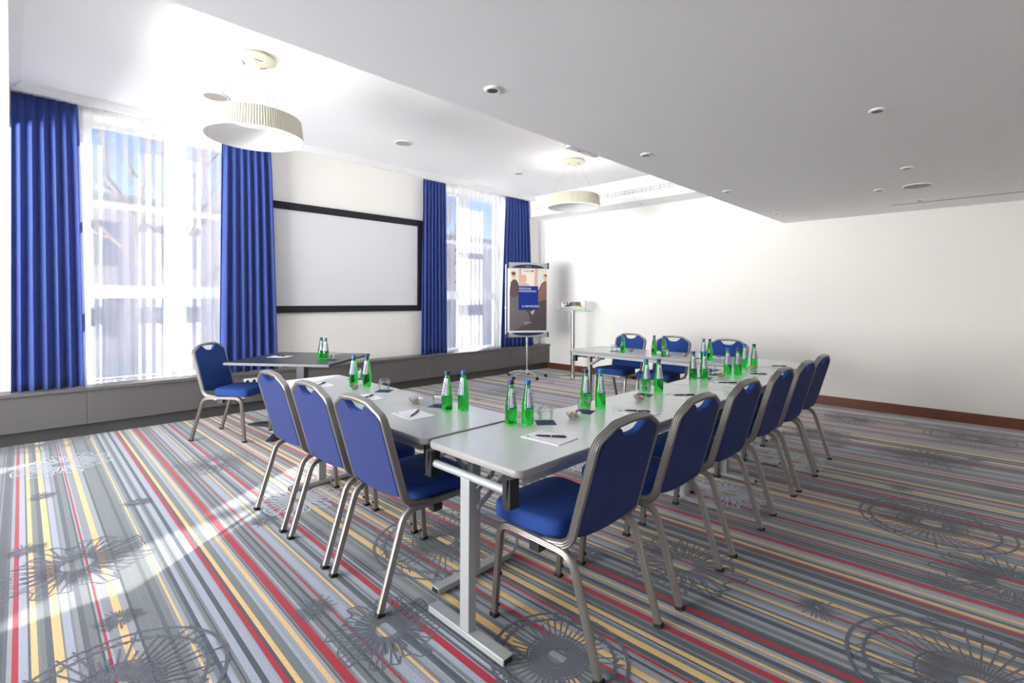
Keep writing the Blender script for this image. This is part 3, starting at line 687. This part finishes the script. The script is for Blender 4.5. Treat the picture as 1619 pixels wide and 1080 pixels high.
# charcoal square table by the screen
t = thing('square_table', 'square charcoal pedestal table standing at an angle before the screen', 'table', (2.204, 5.348, 0), math.radians(38.3))
MB().box(-.5, .5, -.55, .55, TZ-.028, TZ).build('tabletop', M['blacktop'], t, bevel=.002)
MB().box(-.045, .045, -.045, .045, .05, TZ-.04).build('pedestal', M['darkmetal'], t, bevel=.004); MB().box(-.2, .2, -.2, .2, TZ-.04, TZ-.028).build('top_plate', M['darkmetal'], t)
for k in range(4):
    a = k*PI/2; d = Vector((math.cos(a), math.sin(a), 0)); nn = Vector((-d.y, d.x, 0)); tip = .60
    vs = [d*.02+nn*.16, d*.02-nn*.16, d*tip-nn*.03, d*tip+nn*.03]
    vs = [v_ for v_ in vs]+[v_+Vector((0, 0, .075 if i < 2 else .012)) for i, v_ in enumerate(vs)]
    MB().add([tuple(v_) for v_ in vs], [(0, 1, 2, 3), (4, 5, 6, 7), (0, 1, 5, 4), (1, 2, 6, 5), (2, 3, 7, 6), (3, 0, 4, 7)]).build('base_arm', M['darkmetal'], t, smooth=0)

# ------------------------------------------------------------------ bottles
BP = [(.0275, .0), (.0300, .004), (.0312, .012), (.0312, .055), (.0316, .072), (.0308, .088), (.0275, .110), (.0235, .135), (.0190, .165), (.0155, .188), (.0138, .198), (.0132, .206), (.0132, .216)]
def brad(z):
    for (a, b_), (c, d) in zip(BP, BP[1:]):
        if z <= d: return a+(c-a)*(z-b_)/(d-b_)
    return BP[-1][0]
def bottle(kind):
    t = thing('water_bottle', 'x', 'bottle', (0, 0, 0), 0, 'green water bottles')
    MB().lathe([(.001, .004), (.02, .003)]+BP+[(.001, .217)], 32).build('glass_body', M['bottle'], t, smooth=60)
    MB().lathe([(.0148, .204), (.0150, .206), (.0150, .224), (.0140, .2265), (.001, .227)], 28, cap0=True).build('cap', M['navycap' if kind == 'navy' else 'bluecap'], t, smooth=40)
    def wrap(a, z, d=.0006): r_ = brad(z)+d; return (r_*math.cos(a), r_*math.sin(a), z)
    def patch(g, a0f, a1f, z0, z1, d, mi):
        nu, nv = 20, 12; vs = []; fs = []
        for j in range(nv+1):
            z = z0+(z1-z0)*j/nv
            for i in range(nu+1): a = a0f(j/nv)+(a1f(j/nv)-a0f(j/nv))*i/nu; vs.append(wrap(a, z, d))
        for j in range(nv):
            for i in range(nu): k = j*(nu+1)+i; fs.append((k, k+1, k+nu+2, k+nu+1))
        g.add(vs, fs, mi)
    lab = MB(); h = .0; acc = M['labelnavy' if kind == 'navy' else 'labelblue']
    patch(lab, lambda v: -.98, lambda v: .98, .088, .188, .0005, 1)
    patch(lab, lambda v: -.93, lambda v: .93, .0925, .187, .0008, 0)
    lo = lab.build('label', [M['label'], acc], t, smooth=180)
    vs, fs = text_shape('KINGA', .0235, bold=.0003, cut=3)
    def place(vs, zc, a_c, d):      # lettering runs up the bottle
        return [wrap(a_c-v[1]/brad(zc+v[0]), zc+v[0], d) for v in vs]
    MB().add(place(vs, .130, 0, .0013), fs).build('lettering', acc, lo, smooth=0)
    g = MB()
    for a_c, n_ in ((-.66, 2), (.50, 3)):
        for k in range(n_): patch(g, lambda v, a=a_c+k*.09: a, lambda v, a=a_c+k*.09: a+.035, .105, .16-.012*k, .0011, 0)
    for a_c in (-.72, .72): patch(g, lambda v, a=a_c: a-.12, lambda v, a=a_c: a+.12, .097, .104, .0011, 0)
    g.build('small_print', M['labelgrey'], lo, smooth=180)
    return t
prot = {'navy': bottle('navy'), 'blue': bottle('blue')}; usedb = set()
BOT = [('navy', 2.30, 5.105, .6, 'navy capped bottle at the back of the charcoal table'), ('blue', 2.312, 5.025, -.3, 'blue capped bottle in front on the charcoal table'),
       ('blue', 1.745, 3.335, -.5, 'blue capped bottle of the far pair on the left table'), ('navy', 1.814, 3.27, -.5, 'navy capped bottle of the far pair on the left table'),
       ('navy', 1.744, 2.24, -.62, 'navy capped bottle of the near pair on the left table'), ('blue', 1.818, 2.185, -.8, 'blue capped bottle of the near pair on the left table'),
       ('navy', 1.782, 1.765, .72, 'navy capped bottle nearest to the camera, at the corner of the nearest table'), ('blue', 1.842, 1.705, .8, 'blue capped bottle nearest to the camera, at the corner of the nearest table'),
       ('navy', 2.376, 1.735, .55, 'navy capped bottle of the second pair along the long row, behind a clear glass'), ('blue', 2.437, 1.674, .8, 'blue capped bottle of the second pair along the long row'),
       ('blue', 3.10, 1.75, .5, 'blue capped bottle of the third pair along the long row, behind a glass'), ('navy', 3.165, 1.69, .6, 'navy capped bottle of the third pair along the long row'),
       ('navy', 3.841, 1.752, .5, 'navy capped bottle of the fourth pair along the long row'), ('blue', 3.905, 1.69, .5, 'blue capped bottle of the fourth pair along the long row'),
       ('blue', 4.293, 1.655, .3, 'blue capped bottle of the fifth pair along the long row, beside a sweet bowl'), ('navy', 4.35, 1.592, .4, 'navy capped bottle of the fifth pair along the long row'),
       ('blue', 4.842, 1.71, .5, 'blue capped bottle of the sixth pair, at the corner before the far table'), ('navy', 4.90, 1.645, .5, 'navy capped bottle of the sixth pair, at the corner before the far table'),
       ('blue', 5.199, 3.248, 1.6, 'single blue capped bottle before the leftmost chair of the far table'), ('navy', 5.22, 2.845, 1.6, 'navy capped bottle before the middle chair of the far table'),
       ('blue', 5.268, 2.75, 1.7, 'blue capped bottle before the middle chair of the far table'), ('blue', 5.20, 2.255, .2, 'blue capped bottle before the rightmost chair of the far table, half hidden'),
       ('navy', 5.19, 2.185, 1.8, 'navy capped bottle before the rightmost chair of the far table')]
for kd, x_, y_, da, lab in BOT:
    rz = math.atan2(-y_, -x_)+da
    if kd not in usedb:
        o_ = prot[kd]; o_.location = (x_, y_, TZ); o_.rotation_euler = (0, 0, rz); o_['label'] = lab; usedb.add(kd)
    else: dup(prot[kd], (x_, y_, TZ), rz, lab)

# ------------------------------------------------------------------ glasses on coasters, bowls, pads, pens
def first_or_dup(store, key, make, loc, rz, label):
    if key not in store: store[key] = make(); o_ = store[key]; o_.location = loc; o_.rotation_euler = (0, 0, rz); o_['label'] = label; return o_
    o_ = store[key]
    if o_.type == 'MESH': r = o_.copy(); C.objects.link(r); r.location = loc; r.rotation_euler = (0, 0, rz); r['label'] = label; return r
    return dup(o_, loc, rz, label)
ST = {}
def mk_glass():
    o_ = MB().lathe([(.031, 0), (.033, .0), (.037, .03), (.041, .058), (.041, .064), (.031, .082), (.001, .084), (.001, .068), (.026, .067), (.037, .056), (.035, .03), (.031, .0)], 28).build('drinking_glass', M['glass'])
    return tag(o_, 'x', 'glass', 'upturned drinking glasses')
def mk_coaster(): 
    return tag(MB().box(-.05, .05, -.05, .05, 0, .0022).build('coaster', M['coaster']), 'x', 'coaster', 'square navy coasters')
GL = [(2.334, 4.94, 'on the charcoal table', 25), (1.966-.05, 3.62, 'behind the far bottle pair on the left table', 10), (1.806, 3.02, 'alone in the middle of the left table', 40), (1.785, 2.37, 'behind the near bottle pair on the left table', 25),
      (1.938, 1.668, 'right of the bottle pair nearest to the camera', 50), (2.28, 1.675, 'before the second bottle pair of the long row', 20), (2.97, 1.69, 'before the third bottle pair of the long row', 20),
      (3.975, 1.715, 'behind the fourth bottle pair of the long row', 10), (4.21, 1.76, 'before the fifth bottle pair of the long row', 15), (5.24, 3.40, 'at the left end of the far table', 45), (5.215, 2.70, 'before the middle chair of the far table', 40), (5.26, 2.34, 'left of the rightmost bottle pair on the far table', 30)]
for x_, y_, w, a in GL:
    first_or_dup(ST, 'coaster', mk_coaster, (x_, y_, TZ), math.radians(a), 'navy coaster under the glass '+w)
    first_or_dup(ST, 'glass', mk_glass, (x_, y_, TZ+.0022), 0, 'upturned clear glass '+w)
def mk_bowl():
    n_ = 36; vs = []; fs = []; pr = [(.001, .003), (.020, .002), (.024, .0), (.026, .006), (.036, .020), (.043, .036), (.041, .037), (.033, .022), (.022, .009), (.001, .008)]
    for r_, z in pr:
        for k in range(n_): a = 2*PI*k/n_; rr = r_*(1+(.05*math.cos(9*a) if z > .015 else 0)); vs.append((rr*math.cos(a), rr*math.sin(a), z))
    for i in range(len(pr)-1):
        for k in range(n_): k2 = (k+1) % n_; fs.append((i*n_+k, i*n_+k2, (i+1)*n_+k2, (i+1)*n_+k))
    return tag(MB().add(vs, fs).build('sweet_bowl', M['glass']), 'x', 'bowl', 'small glass sweet bowls')
def mk_sweet(mm):
    def f():
        g = MB().lathe([(.001, -.006), (.006, -.0055), (.0085, 0), (.006, .0055), (.001, .006)], 10)
        g.add([(.007, -.002, 0), (.016, -.007, .003), (.016, .007, -.002), (.007, .002, 0), (-.007, -.002, 0), (-.016, -.007, -.003), (-.016, .007, .002), (-.007, .002, 0)], [(0, 1, 2, 3), (4, 5, 6, 7)])
        return tag(g.build('wrapped_sweet', mm), 'x', 'sweet', 'x')
    return f
BW = [(2.42, 5.07, 'on the charcoal table'), (1.70, 3.225, 'before the far bottle pair on the left table'), (1.723, 2.517, 'in the middle of the left table'), (2.101, 1.61, 'nearest to the camera on the nearest table'),
      (2.785, 1.616, 'before the third bottle pair of the long row'), (4.13, 1.645, 'before the fifth bottle pair of the long row'), (4.76, 1.61, 'before the sixth bottle pair of the long row'), (5.36, 3.235, 'right of the single bottle on the far table'), (5.36, 2.54, 'between two chairs of the far table')]
CN = ['caramel', 'cream', 'brown', 'pink']
for bi, (x_, y_, w) in enumerate(BW):
    first_or_dup(ST, 'bowl', mk_bowl, (x_, y_, TZ), bi*.3, 'small clear glass bowl of sweets '+w)
    k = 0
    for lvl, (nn, rr, zz) in enumerate(((5, .019, .0165), (3, .011, .030))):
        for i in range(nn):
            a = 2*PI*i/nn+bi+lvl; ci = (i+lvl+bi) % 4
            o_ = first_or_dup(ST, 'sweet%d' % ci, mk_sweet(SW[ci]), (x_+rr*math.cos(a), y_+rr*math.sin(a), TZ+zz), a+1.2, '%s wrapped sweet in the glass bowl %s' % (CN[ci], w))
            o_.rotation_euler = (rnd.uniform(-.5, .5), rnd.uniform(-.5, .5), a+1.2); o_['group'] = '%s sweets in the bowl %s' % (CN[ci], w)
def mk_pad():
    t = thing('notepad', 'x', 'notepad', group='white notepads')
    MB().box(-.077, .077, -.107, .107, 0, .003).build('paper_block', M['paper'], t)
    g = MB(); g.box(-.06, -.053, .072, .086, .0031, .0034)
    for k in range(3): g.box(-.06+.012, -.06+.0145, .06+k*.004, .094-k*.006, .0031, .0034) if k == 0 else None
    g.build('printed_logo', M['labelnavy'], t)
    return t
def mk_pen():
    t = thing('ballpoint_pen', 'x', 'pen', group='black ballpoint pens')
    def hz(g): g.xf = Matrix.Translation((0, 0, .005)) @ Matrix.Rotation(PI/2, 4, 'Y'); return g
    hz(MB()).lathe([(.001, -.072), (.0012, -.070), (.0042, -.055), (.0048, -.01), (.0050, .0), (.0048, .066), (.0035, .069), (.001, .0695)], 14).build('barrel', M['pen'], t)
    hz(MB()).lathe([(.0051, -.002), (.0052, .0), (.0052, .004), (.0051, .006)], 14).build('ring', M['chrome'], t)
    MB().box(.025, .064, -.0012, .0012, .0105, .0118).build('clip', M['pen'], t); hz(MB()).lathe([(.0042, .069), (.004, .0735), (.001, .0745)], 12).build('end_cap', M['chrome'], t)
    return t
PD = [(2.064, 5.60, 40, -73, 'on the charcoal table'), (1.592, 3.56, -3, 38, 'at the far end of the left table'), (1.60, 2.89, -5, 30, 'in the middle of the left table'), (1.552, 2.291, -3.5, 37.6, 'at the near end of the left table'),
      (1.737, 1.473, 4, -56, 'nearest to the camera, before the closest chair'), (2.483, 1.464, -2, -59.5, 'second along the long right row'), (3.126, 1.494, 3, -46, 'third along the long right row'), (3.839, 1.487, 2, -51.7, 'fourth along the long right row'),
      (4.489, 1.482, 4, -51, 'fifth along the long right row'), (5.175, 1.52, 10, -46, 'at the right end of the far table'), (5.52, 3.56, 0, 30, 'before the leftmost chair of the far table'), (5.52, 2.92, 4, 40, 'before the middle chair of the far table'), (5.50, 2.22, -8, 42, 'before the rightmost chair of the far table')]
for x_, y_, a, pa, w in PD:
    first_or_dup(ST, 'pad', mk_pad, (x_, y_, TZ), math.radians(a), 'white notepad '+w)
    first_or_dup(ST, 'pen', mk_pen, (x_+.005, y_-.005, TZ+.003), math.radians(pa), 'black pen on the notepad '+w)

# ------------------------------------------------------------------ flip chart
ang = math.atan2((Rv*math.cos(.26)+Fv*math.sin(.26)).y, (Rv*math.cos(.26)+Fv*math.sin(.26)).x)
FL = (6.40, 5.95); fx = thing('flip_chart', 'tall flip chart stand on a silver five wheel base in the far corner', 'flip chart', (*FL, 0), ang)
# local axes: x to the board's right, -y towards the room
MB().lathe([(.016, .08), (.016, .80)], 20, cap0=True, cap1=True, c=(0, .0, 0)).build('pole', M['chrome'], fx)
hub = MB().lathe([(.04, .075), (.042, .10), (.03, .125), (.017, .14)], 24, cap0=True).build('hub', M['greyplastic'], fx)
for k in range(5):
    a = -PI/2+.25+k*2*PI/5; d = Vector((math.cos(a), math.sin(a), 0))
    lg = MB().tube([d*.02+Vector((0, 0, .10)), d*.12+Vector((0, 0, .112)), d*.24+Vector((0, 0, .09)), d*.34+Vector((0, 0, .058))], .017, 10).build('leg', M['greyplastic'], fx)
    p = d*.345; n_ = Vector((-d.y, d.x, 0))
    MB().tube([p-n_*.018+Vector((0, 0, .026)), p+n_*.018+Vector((0, 0, .026))], .026, 16).build('caster', M['black'], lg)
BW_, b0, b1 = .72, .80, 1.96; yb = -.03
MB().box(-BW_/2, BW_/2, yb, yb+.022, b0, b1).build('board', M['board'], fx, bevel=.004)
def arcbar(z0, z1, name, flip):
    o_ = MB().prism(rrect(.05, z1-z0, .02, 4, (0, (z0+z1)/2)), -BW_/2+.005, BW_/2-.005, axes=(Vector((0, 1, 0)), Vector((0, 0, 1)), Vector((1, 0, 0)), Vector((0, yb-.012, 0)))).build(name, M['greyplastic'], fx)
    for s_ in (-1, 1): MB().prism(rrect(.058, z1-z0+.01, .024, 4, (0, (z0+z1)/2)), s_*(BW_/2-.005), s_*(BW_/2+.022), axes=(Vector((0, 1, 0)), Vector((0, 0, 1)), Vector((1, 0, 0)), Vector((0, yb-.012, 0)))).build('end_cap', M['navyplastic'], o_)
    n_ = 24; w = BW_*.40; h = (z1-z0)*.62
    pts = [(w*math.cos(PI*k/n_), h*math.sin(PI*k/n_)) for k in range(n_+1)]
    if flip: pts = [(a, -b_) for a, b_ in pts][::-1]
    zz = z1-.004 if flip else z0+.004
    MB().prism(pts, yb-.0385, yb-.036, axes=(Vector((1, 0, 0)), Vector((0, 0, 1)), Vector((0, 1, 0)), Vector((0, 0, zz)))).build('blue_inlay', M['navyplastic'], o_)
    return o_
tb = arcbar(1.925, 2.025, 'clamp_bar', False); arcbar(.715, .80, 'pen_tray', True)
vs, fs = text_shape('ellipse', .04, shear=.3)
MB().add([(v[0], yb-.0395, 1.955+v[1]) for v in vs], fs).build('lettering', M['greyplastic'], tb, smooth=0)
MB().box(BW_/2-.07, BW_/2-.03, yb-.0375, yb-.036, 1.995, 2.003).build('red_mark', M['red'], tb)
arm = MB().tube([(-BW_/2-.03, yb+.02, b0-.03), (-BW_/2-.03, yb+.02, 1.99)], .011, 10).build('side_arm', M['board'], fx); MB().lathe([(.02, 0), (.02, .03)], 14, c=(-BW_/2-.035, yb+.005, 1.22), cap0=True, cap1=True).build('arm_knob', M['board'], arm)

# printed sheet clipped to the board
PWd, p0, p1 = .675, .83, 1.925
po = thing('poster', 'printed hotel poster with a blue square, clipped to the flip chart', 'poster', (*FL, 0), ang)
pm = [mat('poster_%s' % a, c_, .45) for a, c_ in (('pale_wall', lin(226, 222, 216)), ('tan_frame', lin(214, 178, 152)), ('dark_suit', lin(96, 78, 78)), ('skin', lin(226, 176, 150)), ('brown_jacket', lin(140, 96, 86)), ('table_grey', lin(112, 106, 108)), ('deep_grey', lin(86, 76, 82)), ('hair', lin(120, 84, 70)), ('blouse', lin(206, 180, 160)), ('warm_light', lin(238, 226, 214)))]
def pp(g, pts, mi, lay):
    d = yb-.004-.0006*lay
    g.prism([((u-.5)*PWd+.012, p1-(p1-p0)*v) for u, v in pts][::-1], d, d-.0005, mi, axes=(Vector((1, 0, 0)), Vector((0, 0, 1)), Vector((0, 1, 0)), Vector((0, 0, 0))))
def el_(cx_, cy_, rx, ry, n_=20): return [(cx_+rx*math.cos(2*PI*k/n_), cy_+ry*math.sin(2*PI*k/n_)) for k in range(n_)]
g = MB(); pp(g, [(0, 0), (1, 0), (1, 1), (0, 1)], 0, 0); sh = g.build('sheet', pm, po, smooth=0)
g = MB()
pp(g, [(.24, 0), (.31, 0), (.32, .28), (.25, .28)], 1, 1); pp(g, [(.68, 0), (.76, 0), (.75, .30), (.66, .30)], 1, 1); pp(g, [(.32, 0), (.67, 0), (.66, .26), (.33, .26)], 9, 1)
pp(g, [(0, .38), (.3, .36), (.5, .5), (1, .42), (1, 1), (0, 1)], 5, 2)
pp(g, [(.0, .36), (.03, .22), (.10, .175), (.18, .19), (.24, .26), (.25, .42), (.12, .47), (0, .45)], 2, 3); pp(g, el_(.10, .115, .055, .05), 3, 4); pp(g, el_(.095, .085, .06, .03), 7, 5)
pp(g, [(.28, .28), (.33, .24), (.45, .235), (.53, .27), (.55, .36), (.28, .36)], 8, 3); pp(g, el_(.38, .18, .065, .065), 3, 4); pp(g, el_(.375, .135, .07, .035), 8, 5)
pp(g, [(.74, .56), (.76, .36), (.86, .24), (.94, .2), (1, .2), (1, .56)], 4, 3); pp(g, el_(.96, .15, .045, .055), 3, 4); pp(g, [(.90, .12), (.95, .09), (1, .095), (1, .15), (.96, .12)], 7, 5)
pp(g, [(.42, .66), (.75, .54), (1, .5), (1, 1), (.1, 1), (.55, .86)], 6, 4); pp(g, [(0, .48), (.5, .72), (.55, .84), (.05, 1), (0, 1)], 5, 5); pp(g, [(.56, .70), (.68, .66), (.62, .75)], 8, 6)
g.build('printed_photo', pm, po, smooth=0)
bl = MB(); pp(bl, [(.235, .285), (.765, .285), (.765, .665), (.235, .665)], 0, 8); blo = bl.build('blue_square', mat('poster_blue', lin(0, 46, 140), .45), po, smooth=0)
wh = mat('poster_white_print', lin(240, 240, 244), .5); nv = mat('poster_navy_print', lin(40, 46, 84), .5)
def ptext(s, u, v, size, mt_, par, align='LEFT', shear=0, lay=10):
    vs, fs = text_shape(s, size, align, shear)
    return MB().add([((u-.5)*PWd+.012+a[0], yb-.004-.0006*lay, p1-(p1-p0)*v+a[1]) for a in vs], fs).build('lettering', mt_, par, smooth=0)
ptext('PERSONAL', .245, .325, .047, wh, blo); ptext('PROFESSIONAL', .245, .368, .047, wh, blo); ptext('& MEMORABLE', .33, .61, .048, wh, blo)
ptext('Radisson', .37, .043, .042, nv, po, 'LEFT', .35); g = MB(); pp(g, [(.592, .029), (.63, .029), (.63, .055), (.592, .055)], 0, 9); g.build('logo_square', nv, po, smooth=0)
ptext('RADISSON', .39, .875, .028, wh, po); ptext('HOTELS', .39, .90, .016, wh, po)

# ------------------------------------------------------------------ glass bar table with stationery box
bx_, by_ = 6.99, 5.385; t = thing('bar_table', 'tall round glass topped bar table on a steel pole by the right wall', 'table', (bx_, by_, 0))
MB().lathe([(.001, 1.172), (.342, 1.172), (.345, 1.175), (.345, 1.183), (.342, 1.186), (.001, 1.186)], 64).build('glass_top', M['tableglass'], t)
MB().lathe([(.038, .012), (.038, 1.16), (.08, 1.165), (.08, 1.1715)], 32, cap0=True, cap1=True).build('pole', M['chrome'], t); MB().lathe([(.25, 0), (.25, .006), (.23, .012), (.04, .014)], 48, cap0=True).build('base', M['chrome'], t)
zb = 1.1865; sa = math.atan2(Rv.y, Rv.x)
bxo = thing('stationery_box', 'white and clear moderator box of pens on the glass bar table', 'box', (bx_, by_, zb), sa)
for s_ in (-1, 1): MB().prism([(-.09, 0), (.09, 0), (.09, .10), (.06, .17), (.0, .195), (-.06, .17), (-.09, .10)], s_*.215-.004, s_*.215+.004, axes=(Vector((0, 1, 0)), Vector((0, 0, 1)), Vector((1, 0, 0)), Vector((0, 0, 0)))).build('side_panel', M['acrylic'], bxo, smooth=0)
for z in (.0, .055): MB().box(-.21, .21, -.085, .085, z, z+.006).build('tray', M['trim'], bxo)
MB().box(-.21, .21, .075, .085, .0, .14).build('back_panel', M['acrylic'], bxo)
sl_ = MB(); sl_.add([(-.21, -.02, .075), (.21, -.02, .075), (.21, .07, .15), (-.21, .07, .15), (-.21, -.02, .071), (.21, -.02, .071), (.21, .07, .146), (-.21, .07, .146)], [(0, 1, 2, 3), (4, 5, 6, 7), (0, 1, 5, 4), (1, 2, 6, 5), (2, 3, 7, 6), (3, 0, 4, 7)]).build('sloped_shelf', M['trim'], bxo, smooth=0)
def on_box(x_, y_, z): p = Matrix.Rotation(sa, 3, 'Z') @ Vector((x_, y_, 0)); return (bx_+p.x, by_+p.y, zb+z)
def marker(x_, mm, cn, grp=None):
    t = thing('marker_pen', '%s marker pen standing in the stationery box on the bar table' % cn, 'marker', on_box(x_, .012, .116), sa, grp)
    t.rotation_euler = (math.radians(-40)+0, 0, sa); 
    MB().lathe([(.009, -.045), (.009, .02)], 12, cap0=True, cap1=True).build('barrel', M['darkgrey'], t); MB().lathe([(.0098, .018), (.0098, .05), (.007, .054)], 12, cap1=True).build('pen_cap', mm, t)
    t.rotation_euler = (math.radians(-50), 0, sa)
for k, (xx, mm, cn) in enumerate(((-.10, 'black', 'leftmost black'), (-.06, 'yellow', 'yellow capped'), (-.035, 'green', 'green capped'), (-.01, 'red', 'red capped'), (.03, 'darkgrey', 'fifth, dark grey'), (.06, 'black', 'sixth, black'), (.09, 'black', 'thick black'), (.12, 'darkgrey', 'rightmost dark grey'))): marker(xx, M[mm], cn)
t = thing('scissors', 'small scissors with dark red handles at the left in the stationery box', 'scissors', on_box(-.155, .015, .112), sa); t.rotation_euler = (math.radians(40), 0, sa)
for s_ in (-1, 1):
    MB().tube([(s_*.014+.012*math.cos(a), .035+.016*math.sin(a), 0) for a in [2*PI*k/14 for k in range(15)]], .003, 6).build('handle', M['red'] if s_ > 0 else M['black'], t); MB().bar((s_*.008, .02, 0), (-s_*.006, -.05, 0), .008, .002).build('blade', M['chrome'], t)
t = thing('stapler', 'blue and grey stapler lying in the stationery box', 'stapler', on_box(-.10, -.05, .0615), sa)
MB().box(-.06, .05, -.014, .014, 0, .01).build('stapler_base', M['greyplastic'], t); MB().prism([(-.055, .01), (.05, .014), (.048, .03), (.02, .04), (-.03, .034)], -.012, .012, axes=(Vector((1, 0, 0)), Vector((0, 0, 1)), Vector((0, 1, 0)), Vector((0, 0, 0)))).build('stapler_arm', M['labelnavy'], t, smooth=0)
t = thing('highlighter', 'yellow highlighter lying at the right in the stationery box', 'highlighter', on_box(.09, -.048, .0708), sa); g = MB(); g.xf = Matrix.Rotation(PI/2, 4, 'Y'); g.lathe([(.009, -.05), (.009, .03)], 12, cap0=True, cap1=True).build('barrel', M['yellow'], t)
g = MB(); g.xf = Matrix.Rotation(PI/2, 4, 'Y'); g.lathe([(.0095, .028), (.008, .055)], 12, cap0=True, cap1=True).build('pen_cap', M['red'], t)
o_ = MB(); o_.xf = Matrix.Rotation(PI/2, 4, 'Y'); o_ = o_.lathe([(.004, -.09), (.004, .075), (.0005, .09)], 8, cap0=True).build('pencil', M['orange']); o_.location = on_box(.07, -.06, .0105); o_.rotation_euler = (0, 0, sa); tag(o_, 'wooden pencil lying in the lower tray of the stationery box', 'pencil')
